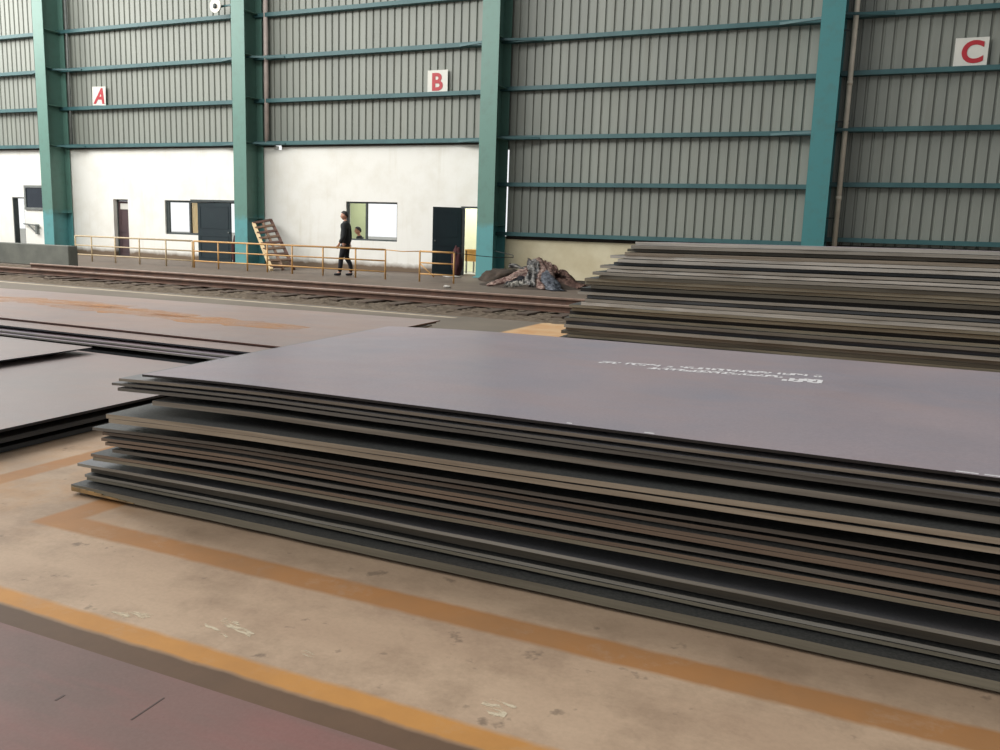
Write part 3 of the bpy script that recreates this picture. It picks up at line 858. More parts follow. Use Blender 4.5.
# ------------------------------------------------------------------ steel plates
def plate(name, FL, FR, BR, BL, z_at, th, top, edge, lab, group, rough_edge=0.004, seed=0.0, nx=36, sag=None, cat='steel plate'):
    """a slab between four plan corners; z_at(x) is its underside, edge faces get the cut-edge material"""
    bm = bmesh.new()
    ny = 4
    lo, hi = [], []
    for i in range(nx + 1):
        t = i / nx
        t = t ** 1.5 if nx > 20 else t        # finer near the left end
        a = Vector(FL).lerp(Vector(FR), t); c = Vector(BL).lerp(Vector(BR), t)
        rl, rh = [], []
        for j in range(ny + 1):
            p = a.lerp(c, j / ny)
            jit = rough_edge * noise.noise(Vector((p.x * 3.1 + seed * 9, seed, j))) if j in (0, ny) else 0
            zz = z_at(p.x)
            rl.append(bm.verts.new((p.x, p.y + jit, zz)))
            rh.append(bm.verts.new((p.x, p.y + jit, zz + th)))
        lo.append(rl); hi.append(rh)
    for i in range(nx):
        for j in range(ny):
            bm.faces.new((hi[i][j], hi[i + 1][j], hi[i + 1][j + 1], hi[i][j + 1])).material_index = 0
            bm.faces.new((lo[i][j], lo[i][j + 1], lo[i + 1][j + 1], lo[i + 1][j])).material_index = 0
        bm.faces.new((lo[i][0], lo[i + 1][0], hi[i + 1][0], hi[i][0])).material_index = 1
        bm.faces.new((lo[i][ny], hi[i][ny], hi[i + 1][ny], lo[i + 1][ny])).material_index = 1
    for j in range(ny):
        bm.faces.new((lo[0][j], hi[0][j], hi[0][j + 1], lo[0][j + 1])).material_index = 1
        bm.faces.new((lo[nx][j], lo[nx][j + 1], hi[nx][j + 1], hi[nx][j])).material_index = 1
    bmesh.ops.recalc_face_normals(bm, faces=bm.faces)
    me = bpy.data.meshes.new(name); bm.to_mesh(me); bm.free()
    o = link(name, me, [top, edge])
    return tag(o, lab, cat, group)

# near stack: (underside/top at X=-2.21 and X=-0.05), front Y, left-end X, edge tone, look
NEAR = [
    (0.629, 0.639, 0.639, 0.649, 2.76, -2.99, 'dark', 'with white stencilled text on its blue grey face'),
    (0.600, 0.614, 0.606, 0.617, 2.76, -3.13, 'light', 'light grey edge'),
    (0.577, 0.588, 0.578, 0.589, 2.76, -3.18, 'grey', 'thin grey edge'),
    (0.553, 0.569, 0.563, 0.575, 2.765, -3.15, 'grey', 'grey edge just below a dark gap'),
    (0.504, 0.525, 0.514, 0.535, 2.755, -2.93, 'light', 'grey edge above the widest shaded shelf'),
    (0.437, 0.457, 0.468, 0.486, 2.70, -3.155, 'bright', 'bright tan edge jutting out'),
    (0.418, 0.432, 0.440, 0.464, 2.70, -3.14, 'bright', 'bright edge right under another bright edge'),
    (0.361, 0.375, 0.379, 0.393, 2.745, -3.30, 'grey', 'grey brown edge under a black gap'),
    (0.336, 0.350, 0.345, 0.360, 2.765, -3.26, 'brown', 'dull brown edge slightly set back'),
    (0.317, 0.331, 0.324, 0.338, 2.735, -3.23, 'brown', 'brown edge tight against the plate below'),
    (0.297, 0.312, 0.308, 0.322, 2.735, -3.21, 'brown', 'brown edge tight under the plate above'),
    (0.263, 0.278, 0.271, 0.287, 2.74, -3.17, 'grey', 'grey edge between two black gaps'),
    (0.227, 0.240, 0.244, 0.258, 2.74, -3.315, 'brown', 'brown edge above a paired olive edge'),
    (0.209, 0.224, 0.227, 0.242, 2.74, -3.30, 'olive', 'olive edge over a deep black gap'),
    (0.146, 0.160, 0.142, 0.155, 2.77, -3.445, 'pale_low', 'thin pale edge with bright left tip'),
    (0.098, 0.128, 0.092, 0.122, 2.825, -3.42, 'dim', 'dim olive edge set far back'),
    (0.079, 0.092, 0.072, 0.085, 2.80, -3.43, 'pale_low', 'thin pale edge above its twin'),
    (0.063, 0.076, 0.056, 0.069, 2.80, -3.42, 'olive', 'thin olive edge below its pale twin'),
    (0.017, 0.048, 0.014, 0.047, 2.735, -3.45, 'olive', 'thick edge nearest the concrete floor'),
]
def near_z(z0, z1):
    def f(x):
        if x < -2.21:
            base = z0 + (z1 - z0) / 2.16 * max(x + 2.21, -1.3) * 0.35
            return base - 0.024 * (min(1.3, -2.21 - x) / 1.0) ** 1.6 * min(1.0, z0 / 0.3)
        if x > -0.05:
            return z1 + (z1 - z0) / 2.16 * min(x + 0.05, 1.2) * 0.6
        return z0 + (z1 - z0) * (x + 2.21) / 2.16
    return f
def stacked(f, below_f, below_t):
    return f if below_f is None else (lambda x: max(f(x), below_f(x) + below_t + 0.0012))
ZF = [None] * len(NEAR)
for k in reversed(range(len(NEAR))):
    b0, t0, b1, t1 = NEAR[k][:4]
    if k == len(NEAR) - 1:
        ZF[k] = (near_z(b0, b1), ((t0 - b0) + (t1 - b1)) / 2)
    else:
        ZF[k] = (stacked(near_z(b0, b1), *ZF[k + 1]), ((t0 - b0) + (t1 - b1)) / 2)
for k, (b0, t0, b1, t1, y, xl, ed, look) in enumerate(NEAR):
    th = ((t0 - b0) + (t1 - b1)) / 2
    xr = random.uniform(4.6, 5.4)
    sk = -0.22 if k < 4 else random.uniform(-0.2, -0.05)
    yb_ = 5.18 + random.uniform(-0.05, 0.06) if k else 5.19
    topm = M['scale'] if k == 0 else M['scale_half_shaded'] if k in (1, 2, 3, 14) else M['scale_shaded']
    lab = '%s plate from top of large near stack, %s' % (ORD[k + 1], look)
    if k == 0: lab = 'topmost steel plate of the large near stack, white stencilled text on its face'
    if k == len(NEAR) - 1: lab = 'bottom steel plate of the large near stack, thick edge close to the floor'
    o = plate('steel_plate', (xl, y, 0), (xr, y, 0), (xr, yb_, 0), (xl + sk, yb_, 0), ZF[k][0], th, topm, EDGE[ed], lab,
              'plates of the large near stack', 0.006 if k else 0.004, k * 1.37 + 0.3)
    if k == 0:
        TOPPLATE = o
# timber bearers the bottom plate lies on are hidden; the stencilled text on the top plate
def stencil(parent):
    b = MB()
    random.seed(5)
    fz = near_z(0.639 - 0.010, 0.649 - 0.010)
    def glyph(x, y, w_, h_, s):
        seg = [(0, 0, 0, .5), (0, .5, 0, 1), (1, 0, 1, .5), (1, .5, 1, 1), (0, 0, 1, 0), (0, .5, 1, .5), (0, 1, 1, 1)]
        for (a, c, d, e) in random.sample(seg, random.choice((3, 4, 4, 5))):
            sh = 0.10
            p, q = (x + a * w_, y + c * h_ + sh * 0 ), (x + d * w_, y + e * h_)
            def P(v): return (v[0], v[1] + (v[0] + 1.2) * 0.175, near_z(0.639, 0.649)(v[0]) + 0.0012)
            b.bar(P(p), P(q), s, 0.0006)
    x = -1.33
    while x < -0.27:
        if random.random() > 0.12: glyph(x, 4.26, 0.024, 0.06, 0.014)
        x += 0.034
    x = -1.06
    while x < -0.42:
        if random.random() > 0.1: glyph(x, 4.155, 0.024, 0.06, 0.014)
        x += 0.034
    x = -0.40
    while x < -0.25:
        glyph(x, 4.06, 0.03, 0.1, 0.024)
        x += 0.042
    o = b.build('stencil_lettering', M['stencil'], parent)
    o['label'] = 'two lines of worn white stencilled marks'
stencil(TOPPLATE)
# white edge nicks on the top plate
for x0, x1 in ((0.24, 0.30), (0.315, 0.40), (-0.98, -0.96), (-0.70, -0.665)):
    b = MB(); z = near_z(0.639, 0.649)((x0 + x1) / 2)
    b.box(x0, x1, 2.772, 2.782, z + 0.0002, z + 0.0012); b.build('paint_mark', M['stencil'], TOPPLATE)

b = MB()
for q in range(8):
    b.box(-3.44 + q * 0.05, -3.39 + q * 0.05, 2.7275, 2.7335, 0.019, 0.042 - q * 0.0026 - random.uniform(0, 0.003))
BOT = [o_ for o_ in bpy.data.objects if o_.get('label', '').startswith('bottom steel plate of the large near')][0]
o_ = b.build('paint_mark', M['ochre'], BOT); o_['label'] = 'orange paint on the left end of the plate edge'
# low pile at the left
for k, (z, th, xr, yb_, xl, yf, tp, ed, lab) in enumerate((
        (0.128, 0.016, -4.37, 5.27, -12, 2.83, 'scale_warm', 'navy', 'wide top plate of the low left pile, grey pink face'),
        (0.066, 0.026, -4.37, 5.24, -12, 2.80, 'scale_shaded', 'blue', 'middle plate of the low left pile under its wide top plate'),
        (0.004, 0.028, -4.40, 5.25, -12, 2.80, 'scale_shaded', 'blue', 'bottom plate of the low left pile, lying near the floor'),
        (0.190, 0.010, -6.17, 5.22, -12, 2.7, 'scale_warm', 'navy', 'smaller raised plate lying on the low left pile'))):
    plate('steel_plate', (xl, yf, 0), (xr + (0.03 if k != 3 else 0.12), yf, 0), (xr - 0.06, yb_, 0), (xl, yb_, 0), (lambda zz: (lambda x: zz))(z), th, M[tp], EDGE[ed], lab, 'plates of the low left pile', 0.004, k + 30, 12)
for x in (-6.6, -9.0):
    b = MB(); b.box(x, x + 0.08, 2.9, 5.1, 0.144, 0.19); tag(b.build('timber_batten', M['wood_brown']), 'timber batten under the raised left plate, mostly hidden in shade', 'batten', 'battens under the raised left plate')

# wide low pile in the middle distance
for k, (z, th, xr, yf, yb_, tp, ed, lab) in enumerate((
        (0.268, 0.012, -4.62, 5.72, 8.42, 'scale_rust', 'rust', 'topmost rusty mauve plate of wide middle pile, orange paint streaks'),
        (0.245, 0.014, -4.66, 5.42, 8.40, 'scale_rust', 'navy', 'second plate of wide middle pile, its front strip showing'),
        (0.208, 0.014, -4.70, 5.35, 8.38, 'scale', 'pale', 'third plate of wide middle pile, pale bluish edge'),
        (0.186, 0.014, -4.74, 5.30, 8.36, 'scale', 'pale', 'fourth plate of wide middle pile, pale edge under another pale edge'),
        (0.11, 0.03, -4.70, 5.34, 8.36, 'scale_shaded', 'blue', 'fifth plate of wide middle pile, dark edge'),
        (0.004, 0.07, -4.75, 5.42, 8.36, 'scale_shaded', 'navy', 'sixth plate of wide middle pile, mostly hidden'))):
    o = plate('steel_plate', (-26, yf - 0.6 * 0.0, 0), (xr + 0.17, yf + 0.06, 0), (xr - 0.02, yb_ + 0.2, 0), (-26, yb_ - 1.2, 0), (lambda zz: (lambda x: zz))(z), th, M[tp], EDGE[ed], lab, 'plates of the wide middle pile', 0.004, k + 50, 20)
    if k == 0: MIDTOP = o
# worn orange streaks painted on the middle pile
def streak_mat():
    n = NT('worn_orange_paint')
    v = n.coord(True, (0.8, 2.2, 1))
    n.col(rgb(206, 148, 88))
    n.l(n.math('MULTIPLY', n.ramp(n.noise(v, 1.6, 6, 0.7), 0.32, 0.68), 0.6), n.b.inputs['Alpha'])
    return n.set(0.6, 0, 0.3)
M['streak'] = streak_mat()
def streak(x0, y0, x1, y1, w_):
    bm = bmesh.new(); n = 14; L, Q = [], []
    for i in range(n + 1):
        t = i / n; x = x0 + (x1 - x0) * t; y = y0 + (y1 - y0) * t
        ww = w_ * (0.3 + 0.7 * math.sin(math.pi * (0.1 + 0.8 * t))) * random.uniform(0.6, 1.1)
        L.append(bm.verts.new((x, y + ww / 2, 0.2812))); Q.append(bm.verts.new((x, y - ww / 2, 0.2812)))
    for i in range(n): bm.faces.new((L[i], L[i + 1], Q[i + 1], Q[i]))
    me = bpy.data.meshes.new('paint_streak'); bm.to_mesh(me); bm.free()
    o = link('paint_streak', me, M['streak'], MIDTOP); o['label'] = 'worn orange paint streak'
streak(-10.6, 7.05, -8.2, 7.35, 0.75)
streak(-8.9, 7.0, -6.9, 7.1, 0.7)
streak(-7.4, 6.9, -5.3, 6.95, 0.6)

# far stack at the right, by the ribbed wall
FAR = []
random.seed(21)
tones = (['silver', 'pale', 'dim', 'light', 'silver', 'silver', 'blue', 'pale', 'silver', 'pale', 'dim', 'olive', 'olive', 'dim', 'dark',
          'pale', 'blue', 'pale', 'silver', 'olive', 'olive', 'dark', 'olive', 'grey', 'navy', 'pale', 'grey', 'dim', 'olive', 'dim', 'dark', 'dim'])
look = {'silver': 'bright silvery edge', 'rust': 'dark rusty edge', 'pale': 'pale grey edge', 'dark': 'dark shaded edge', 'brown': 'brown edge', 'bright': 'bright tan edge', 'grey': 'grey edge', 'dim': 'dim olive edge',
        'light': 'light grey edge', 'blue': 'blue grey edge', 'olive': 'olive edge', 'navy': 'dark blue edge'}
N = 30
ztop = 1.245
pitchz = (ztop - 0.02) / N
def left_at(z):
    pts = [(0.0, -3.56), (0.18, -3.52), (0.40, -3.42), (0.53, -3.36), (0.78, -3.23), (0.86, -3.08), (1.0, -2.98), (1.1, -2.85), (1.25, -2.62)]
    for (a, x0), (b_, x1) in zip(pts, pts[1:]):
        if z <= b_: return x0 + (x1 - x0) * (z - a) / (b_ - a)
    return pts[-1][1]
for k in range(N):
    zt = ztop - k * pitchz
    th = pitchz * random.choice((0.97, 0.93, 0.88, 0.8))
    ed = tones[k % len(tones)]
    zb = zt - th
    y = 9.75 + (0.0 if ed in ('silver', 'pale', 'light') else random.uniform(0.0, 0.05) if ed != 'dark' else 0.09)
    xl = left_at(zb) + random.uniform(-0.09, 0.09)
    rise = 0.032 * (zb / 1.25)
    plate('steel_plate', (xl, y, 0), (5.8 + random.uniform(-.3, .3), y, 0), (5.8, 12.15, 0), (xl - 0.1, 12.15, 0),
          (lambda z0_, rs: (lambda x: z0_ + rs * max(0, min(1, (x + 2.6) / 3.2))))(zb, rise), th, M['scale_shaded'] if k else M['scale'], EDGE[ed],
          ('topmost' if k == 0 else ORD[k + 1]) + ' steel plate%s of the far stack by ribbed wall, %s' % ('' if k == 0 else ' from top', look[ed]),
          'plates of the far stack', 0.02, k * 0.77 + 100, 26)

# plate lying on the aisle floor in the foreground
o = plate('steel_plate', (-2.95, -1.0, 0), (3.5, -1.0, 0), (3.5, 1.69, 0), (-2.95, 1.69, 0), lambda x: 0.001, 0.008, M['scale_mauve'], EDGE['rust'],
          'mauve brown steel plate lying flat on the floor in the foreground', None, 0.004, 77, 12)
M['scratch'] = mat('dark_scratch', rgb(92, 74, 68), None, rough=0.6)
def mark(x0, y0, x1, y1, w_):
    b = MB(); b.bar((x0, y0, 0.0096), (x1, y1, 0.0096), w_, 0.0006); b.build('scratch', M['scratch'], o)
mark(-1.689, 1.481, -1.695, 1.599, 0.005); mark(-1.941, 1.455, -1.942, 1.485, 0.007)

# ------------------------------------------------------------------ people
def skinned(name, verts, edges, radii, material, parent=None, sub=2, flat=()):
    me = bpy.data.meshes.new(name)
    me.from_pydata([Vector(v) for v in verts], edges, [])
    o = bpy.data.objects.new('tmp', me); COL.objects.link(o)
    bm = bmesh.new(); bm.from_mesh(me)
    lay = bm.verts.layers.skin.verify()
    for v, r_ in zip(bm.verts, radii):
        v[lay].radius = r_ if isinstance(r_, tuple) else (r_, r_)
    bm.verts.ensure_lookup_table(); bm.verts[0][lay].use_root = True
    bm.to_mesh(me); bm.free()
    md = o.modifiers.new('s', 'SKIN'); md.use_smooth_shade = True
    ms = o.modifiers.new('d', 'SUBSURF'); ms.levels = sub; ms.render_levels = sub
    dg = bpy.context.evaluated_depsgraph_get()
    m2 = bpy.data.meshes.new_from_object(o.evaluated_get(dg))
    bpy.data.objects.remove(o)
    m2.name = name; m2.materials.clear()
    for p in m2.polygons: p.use_smooth = True
    return link(name, m2, material, parent)

def head_into(bm, c, face, s=1.0, mi_skin=0, mi_eye=1, mi_lip=2):
    """head centred at c looking along unit vector face (horizontal)"""
    f = Vector(face).normalized(); side = f.cross(Vector((0, 0, 1))).normalized()
    r_ = bmesh.ops.create_icosphere(bm, subdivisions=4, radius=1.0)
    for v in r_['verts']:
        p = v.co.copy()                      # local: x forward, y side, z up
        x, y, z = p.x * 0.098, p.y * 0.076, p.z * 0.118
        if z < -0.02: x *= 1 - 0.1 * ((-z - 0.02) / 0.1); y *= 1 - 0.38 * ((-z - 0.02) / 0.1)
        if p.x > 0.3:
            x += 0.024 * math.exp(-((y / 0.014) ** 2)) * math.exp(-(((z + 0.014) / 0.022) ** 2))       # nose
            x += 0.010 * math.exp(-((y / 0.03) ** 2)) * math.exp(-(((z + 0.088) / 0.018) ** 2))        # chin
            x -= 0.008 * (math.exp(-(((abs(y) - 0.03) / 0.014) ** 2)) * math.exp(-(((z - 0.008) / 0.014) ** 2)))  # sockets
            x += 0.005 * math.exp(-(((z - 0.032) / 0.012) ** 2)) * math.exp(-((y / 0.05) ** 2))         # brow
        if p.x < -0.3: x *= 1.06
        v.co = Vector(c) + (f * x + side * y + Vector((0, 0, z))) * s
    for v in r_['verts']:
        for fc in v.link_faces: fc.smooth = True; fc.material_index = mi_skin
    def blob(x, y, z, rx, ry, rz, mi):
        q = bmesh.ops.create_icosphere(bm, subdivisions=2, radius=1.0)
        for v in q['verts']:
            p = v.co.copy()
            v.co = Vector(c) + (f * (x + p.x * rx) + side * (y + p.y * ry) + Vector((0, 0, z + p.z * rz))) * s
            for fc in v.link_faces: fc.smooth = True; fc.material_index = mi
    for sg in (-1, 1):
        blob(0.084, sg * 0.03, 0.008, 0.008, 0.011, 0.007, mi_eye)
        blob(-0.004, sg * 0.077, -0.004, 0.018, 0.010, 0.030, mi_skin)
    blob(0.094, 0, -0.052, 0.006, 0.022, 0.006, mi_lip)

def hair_mesh(parent, c, face, s=1.0):
    f = Vector(face).normalized(); side = f.cross(Vector((0, 0, 1))).normalized()
    bm = bmesh.new(); bmesh.ops.create_icosphere(bm, subdivisions=4, radius=1.0)
    kill = []
    for v in bm.verts:
        p = v.co.copy()
        cut = 0.42 + 0.25 * p.x if p.x > 0 else 0.42 + 0.85 * p.x
        if p.z < cut: kill.append(v)
        k = 1.07 + 0.02 * noise.noise(p * 9)
        v.co = Vector(c) + (f * (p.x * 0.102 * k) + side * (p.y * 0.080 * k) + Vector((0, 0, p.z * 0.122 * k))) * s
    bmesh.ops.delete(bm, geom=kill, context='VERTS')
    bmesh.ops.solidify(bm, geom=list(bm.faces), thickness=0.012)
    for fc in bm.faces: fc.smooth = True
    me = bpy.data.meshes.new('hair'); bm.to_mesh(me); bm.free()
    return link('hair', me, M['hair'], parent)

def hand(verts, edges, radii, wrist_i, wrist, d, palm_n, thumb_side):
    """append a relaxed hand (palm + five fingers) to a skin skeleton"""
    d = Vector(d).normalized(); nrm = Vector(palm_n).normalized(); sd = d.cross(nrm).normalized() * thumb_side
    base = len(verts)
    palm = Vector(wrist) + d * 0.05
    verts.append(palm); radii.append((0.03, 0.018)); edges.append((wrist_i, base))
    for k, (off, L) in enumerate(((0.028, 0.075), (0.009, 0.085), (-0.010, 0.08), (-0.027, 0.062))):
        a = Vector(wrist) + d * 0.095 + sd * off
        b_ = a + d * L * 0.5 + nrm * 0.012
        e = b_ + d * L * 0.38 + nrm * 0.03
        i = len(verts)
        verts += [a, b_, e]; radii += [0.0105, 0.0092, 0.0075]
        edges += [(base, i), (i, i + 1), (i + 1, i + 2)]
    a = Vector(wrist) + d * 0.035 + sd * 0.036; b_ = a + d * 0.035 + sd * 0.02 + nrm * 0.012; e = b_ + d * 0.03 + nrm * 0.012
    i = len(verts); verts += [a, b_, e]; radii += [0.012, 0.0105, 0.0085]; edges += [(base, i), (i, i + 1), (i + 1, i + 2)]

def standing_person(loc, rz):
    """1.74 m tall, faces +x locally, feet apart as in a short step"""
    root = empty('person', loc, rz, 'person in black jacket and dark trousers standing behind the yellow guard rail', 'person')
    hipz = 0.90
    # left = +y
    V = [(0.0, 0, hipz), (0.01, 0, 1.08), (0.0, 0, 1.26), (-0.01, 0, 1.40), (0.0, 0, 1.49), (0.012, 0, 1.56)]
    Ra = [0.085, 0.08, 0.085, 0.07, 0.054, 0.052]
    E_ = [(0, 1), (1, 2), (2, 3), (3, 4), (4, 5)]
    def add(p, r_, frm):
        V.append(p); Ra.append(r_); E_.append((frm, len(V) - 1)); return len(V) - 1
    legs = {}
    for s, fx, kx in ((1, 0.13, 0.09), (-1, -0.13, 0.0)):
        h = add((0.0, 0.09 * s, hipz - 0.06), 0.066, 0)
        k = add((kx, 0.095 * s, 0.49), 0.046, h)
        c = add((fx * 0.75 + kx * 0.25 - 0.015, 0.097 * s, 0.33), 0.042, k)
        a = add((fx, 0.1 * s, 0.09), 0.038, c)
        t = add((fx + 0.12, 0.11 * s, 0.035), 0.034, a)
        legs[s] = (V[h], V[k], V[c], V[a], V[t])
    arms = {}
    for s, hx in ((1, 0.09), (-1, -0.04)):
        sh = add((-0.01, 0.185 * s, 1.385), 0.046, 3)
        el = add((-0.045, 0.235 * s, 1.10), 0.036, sh)
        wr = add((hx, 0.235 * s, 0.885), 0.030, el)
        arms[s] = (V[sh], V[el], V[wr])
        d = Vector(V[wr]) - Vector(V[el])
        hand(V, E_, Ra, wr, V[wr], d, (0.2, -s, 0), 1 if s > 0 else -1)
    body = skinned('body', V, E_, Ra, [M['skin'], M['eye'], M['lip']], root)
    bm = bmesh.new(); bm.from_mesh(body.data)
    HC = (0.035, 0, 1.635)
    head_into(bm, HC, (1, 0, 0), 0.97)
    bm.to_mesh(body.data); bm.free()
    hair_mesh(root, HC, (1, 0, 0), 0.97)
    # jacket
    V = [(0.0, 0, 0.84), (0.0, 0, 0.96), (0.012, 0, 1.12), (0.0, 0, 1.27), (-0.01, 0, 1.39), (0.0, 0, 1.46), (0.006, 0, 1.515)]
    Ra = [0.150, 0.150, 0.146, 0.150, 0.130, 0.085, 0.070]
    E_ = [(0, 1), (1, 2), (2, 3), (3, 4), (4, 5), (5, 6)]
    for s in (1, -1):
        sh, el, wr = [Vector(p) for p in arms[s]]
        i = len(V); V += [sh, el, wr + (el - wr) * 0.06]; Ra += [0.088, 0.068, 0.05]
        E_ += [(4, i), (i, i + 1), (i + 1, i + 2)]
    skinned('jacket', V, E_, Ra, M['jacket'], root)
    # trousers
    V = [(0.0, 0, 0.96), (0.0, 0, 0.86)]; Ra = [0.135, 0.14]; E_ = [(0, 1)]
    for s in (1, -1):
        h, k, c, a, t = [Vector(p) for p in legs[s]]
        i = len(V); V += [h, k, c, a + Vector((0, 0, 0.0))]; Ra += [0.108, 0.074, 0.068, 0.056]
        E_ += [(1, i), (i, i + 1), (i + 1, i + 2), (i + 2, i + 3)]
    skinned('trousers', V, E_, Ra, M['trousers'], root)
    for s in (1, -1):
        h, k, c, a, t = [Vector(p) for p in legs[s]]
        V = [a + Vector((-0.05, 0, -0.035)), a + Vector((0.03, 0, -0.035)), t + Vector((-0.02, 0, 0.005)), t + Vector((0.05, 0, 0.0))]
        skinned('shoe', V, [(0, 1), (1, 2), (2, 3)], [(0.042, 0.05), (0.044, 0.055), (0.046, 0.04), (0.038, 0.03)], M['shoe'], root)
    return root
p1 = standing_person((-13.42, 19.45, 0.0), R(196))
p1.scale = (0.98, 0.98, 0.98)

def seated_person(loc, rz):
    root = empty('person', loc, rz, 'dark haired person in black sitting inside the office window', 'person')
    V = [(0, 0, 0.50), (0.0, 0, 0.68), (0.02, 0, 0.86), (0.03, 0, 0.98), (0.05, 0, 1.06), (0.065, 0, 1.11)]
    Ra = [0.085, 0.08, 0.085, 0.07, 0.054, 0.052]
    E_ = [(0, 1), (1, 2), (2, 3), (3, 4), (4, 5)]
    def add(p, r_, frm):
        V.append(p); Ra.append(r_); E_.append((frm, len(V) - 1)); return len(V) - 1
    L = {}; A = {}
    for s in (1, -1):
        h = add((0.06, 0.09 * s, 0.48), 0.066, 0); k = add((0.44, 0.11 * s, 0.47), 0.046, h); a = add((0.42, 0.11 * s, 0.09), 0.04, k); t = add((0.54, 0.12 * s, 0.035), 0.034, a)
        L[s] = (V[h], V[k], V[a], V[t])
        sh = add((0.02, 0.18 * s, 0.965), 0.045, 3); el = add((0.08, 0.24 * s, 0.71), 0.036, sh); wr = add((0.31, 0.17 * s, 0.66), 0.03, el)
        A[s] = (V[sh], V[el], V[wr])
        hand(V, E_, Ra, wr, V[wr], Vector(V[wr]) - Vector(V[el]), (0, 0, -1), s)
    body = skinned('body', V, E_, Ra, [M['skin'], M['eye'], M['lip']], root)
    bm = bmesh.new(); bm.from_mesh(body.data)
    HC = (0.09, 0, 1.2); head_into(bm, HC, (1, 0, 0), 0.97); bm.to_mesh(body.data); bm.free()
    hair_mesh(root, HC, (1, 0, 0), 1.0)
    V = [(0, 0, 0.50), (0, 0, 0.68), (0.02, 0, 0.86), (0.03, 0, 0.98), (0.045, 0, 1.045)]; Ra = [0.15, 0.145, 0.15, 0.135, 0.085]; E_ = [(0, 1), (1, 2), (2, 3), (3, 4)]
    for s in (1, -1):
        sh, el, wr = [Vector(p) for p in A[s]]; i = len(V); V += [sh, el, wr]; Ra += [0.088, 0.066, 0.05]; E_ += [(3, i), (i, i + 1), (i + 1, i + 2)]
    skinned('jacket', V, E_, Ra, M['jacket'], root)
    V = [(0, 0, 0.52)]; Ra = [0.14]; E_ = []
    for s in (1, -1):
        h, k, a, t = [Vector(p) for p in L[s]]; i = len(V); V += [h, k, a]; Ra += [0.105, 0.076, 0.058]; E_ += [(0, i), (i, i + 1), (i + 1, i + 2)]
    skinned('trousers', V, E_, Ra, M['trousers'], root)
    return root
seated_person((-15.78, 23.72, 0.0), R(205))
# stool under the seated person
r = empty('stool', (-15.78, 23.72, 0), 0, 'wooden stool under the person sitting inside the office', 'stool')
b = MB(); b.tube([(0, 0, 0.33), (0, 0, 0.37)], 0.17, 20); b.build('seat', M['wood_brown'], r)
for k in range(4):
    a = k * math.pi / 2 + 0.7
    b = MB(); b.tube([(0.12 * math.cos(a), 0.12 * math.sin(a), 0.33), (0.17 * math.cos(a), 0.17 * math.sin(a), 0)], 0.016, 8); b.build('leg', M['wood_brown'], r)

# ------------------------------------------------------------------ light: overcast daylight, stronger from the open left end of the hall
w = bpy.data.worlds.new('sky'); S.world = w; w.use_nodes = True
nt = w.node_tree
bg = nt.nodes['Background']
tc = nt.nodes.new('ShaderNodeTexCoord'); sp = nt.nodes.new('ShaderNodeSeparateXYZ'); nt.links.new(tc.outputs['Generated'], sp.inputs[0])
# brightness by direction: dim hall depth and roof behind the camera, open bright yard beyond the wall and at the left
mr = nt.nodes.new('ShaderNodeMapRange'); mr.inputs['From Min'].default_value = -0.55; mr.inputs['From Max'].default_value = 0.35
mr.inputs['To Min'].default_value = 0.60; mr.inputs['To Max'].default_value = 1.0; mr.interpolation_type = 'SMOOTHSTEP'
ly = nt.nodes.new('ShaderNodeMath'); ly.operation = 'MULTIPLY_ADD'; ly.inputs[1].default_value = -0.55
nt.links.new(sp.outputs['X'], ly.inputs[0]); nt.links.new(sp.outputs['Y'], ly.inputs[2])
nt.links.new(ly.outputs[0], mr.inputs['Value'])
mz = nt.nodes.new('ShaderNodeMapRange'); mz.inputs['From Min'].default_value = 0.15; mz.inputs['From Max'].default_value = 0.7
mz.inputs['To Min'].default_value = 1.1; mz.inputs['To Max'].default_value = 0.62; mz.interpolation_type = 'SMOOTHSTEP'
nt.links.new(sp.outputs['Z'], mz.inputs['Value'])
mm = nt.nodes.new('ShaderNodeMath'); mm.operation = 'MULTIPLY'
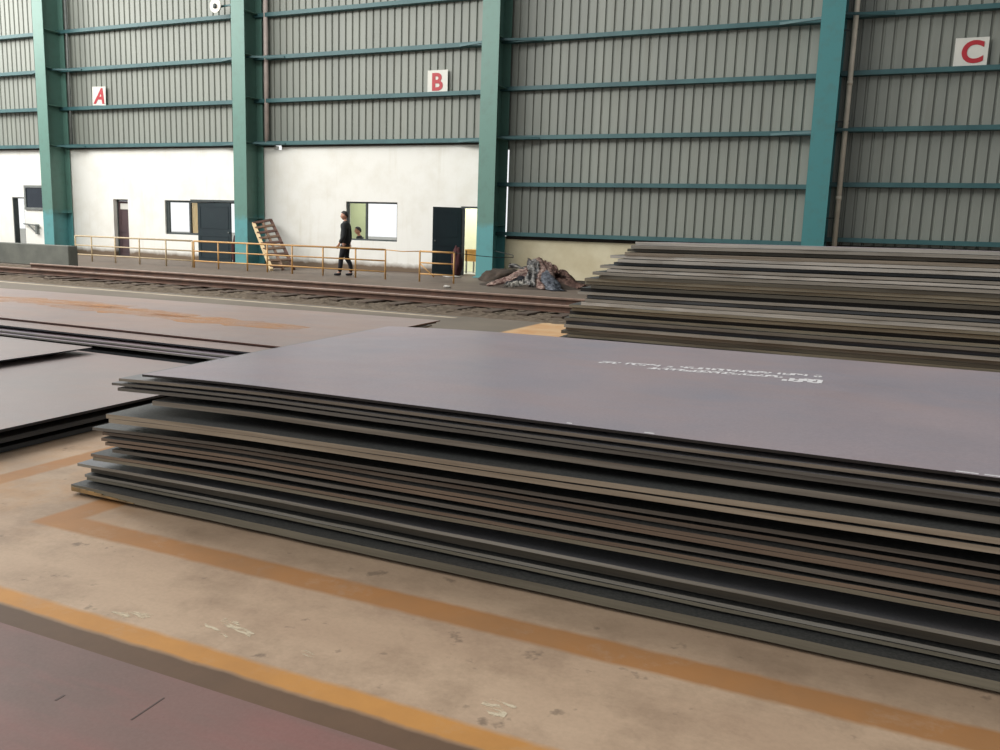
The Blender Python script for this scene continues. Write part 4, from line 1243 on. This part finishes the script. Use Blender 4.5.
nt.links.new(mr.outputs[0], mm.inputs[0]); nt.links.new(mz.outputs[0], mm.inputs[1])
mx = nt.nodes.new('ShaderNodeMapRange'); mx.inputs['From Min'].default_value = -0.1; mx.inputs['From Max'].default_value = 0.7
mx.inputs['To Min'].default_value = 1.0; mx.inputs['To Max'].default_value = 0.4; mx.interpolation_type = 'SMOOTHSTEP'
nt.links.new(sp.outputs['X'], mx.inputs['Value'])
m3 = nt.nodes.new('ShaderNodeMath'); m3.operation = 'MULTIPLY'
nt.links.new(mm.outputs[0], m3.inputs[0]); nt.links.new(mx.outputs[0], m3.inputs[1])
nt.links.new(m3.outputs[0], bg.inputs['Strength'])
bg.inputs['Color'].default_value = (0.97, 0.99, 1.0, 1)
sd = bpy.data.lights.new('daylight', 'SUN'); sd.energy = 1.3; sd.angle = R(40); sd.color = (1.0, 0.97, 0.93)
so = bpy.data.objects.new('daylight', sd); COL.objects.link(so)
so.rotation_euler = Vector((0.75, 0.36, -0.66)).to_track_quat('-Z', 'Y').to_euler()
# unseen area lamp added above the wall bay to brighten the wall
al = bpy.data.lights.new('wall_fill', 'AREA'); al.shape = 'RECTANGLE'; al.size = 42; al.size_y = 4; al.energy = 5600; al.color = (1.0, 0.99, 0.95)
ao = bpy.data.objects.new('wall_fill', al); COL.objects.link(ao)
ao.location = (-29.5, 13.0, 11.0)
ao.rotation_euler = Vector((0.30, 0.75, -0.60)).to_track_quat('-Z', 'Y').to_euler()

for nm, lx, ly_, en in (('indoor_fill', -16.6, 24.9, 55), ('indoor_fill', -12.3, 24.2, 65), ('indoor_fill', -22.6, 24.3, 40)):  # unseen fill lamps added to brighten rooms and curtain behind the openings
    ol = bpy.data.lights.new(nm, 'AREA'); ol.size = 1.2; ol.energy = en; ol.color = (1.0, 0.98, 0.9)
    oo = bpy.data.objects.new(nm, ol); COL.objects.link(oo); oo.location = (lx, ly_, 3.0)
S.view_settings.view_transform = 'Standard'
S.view_settings.look = 'None'
S.view_settings.gamma = 1.0
S.view_settings.use_curve_mapping = False
S.view_settings.exposure = 0.0
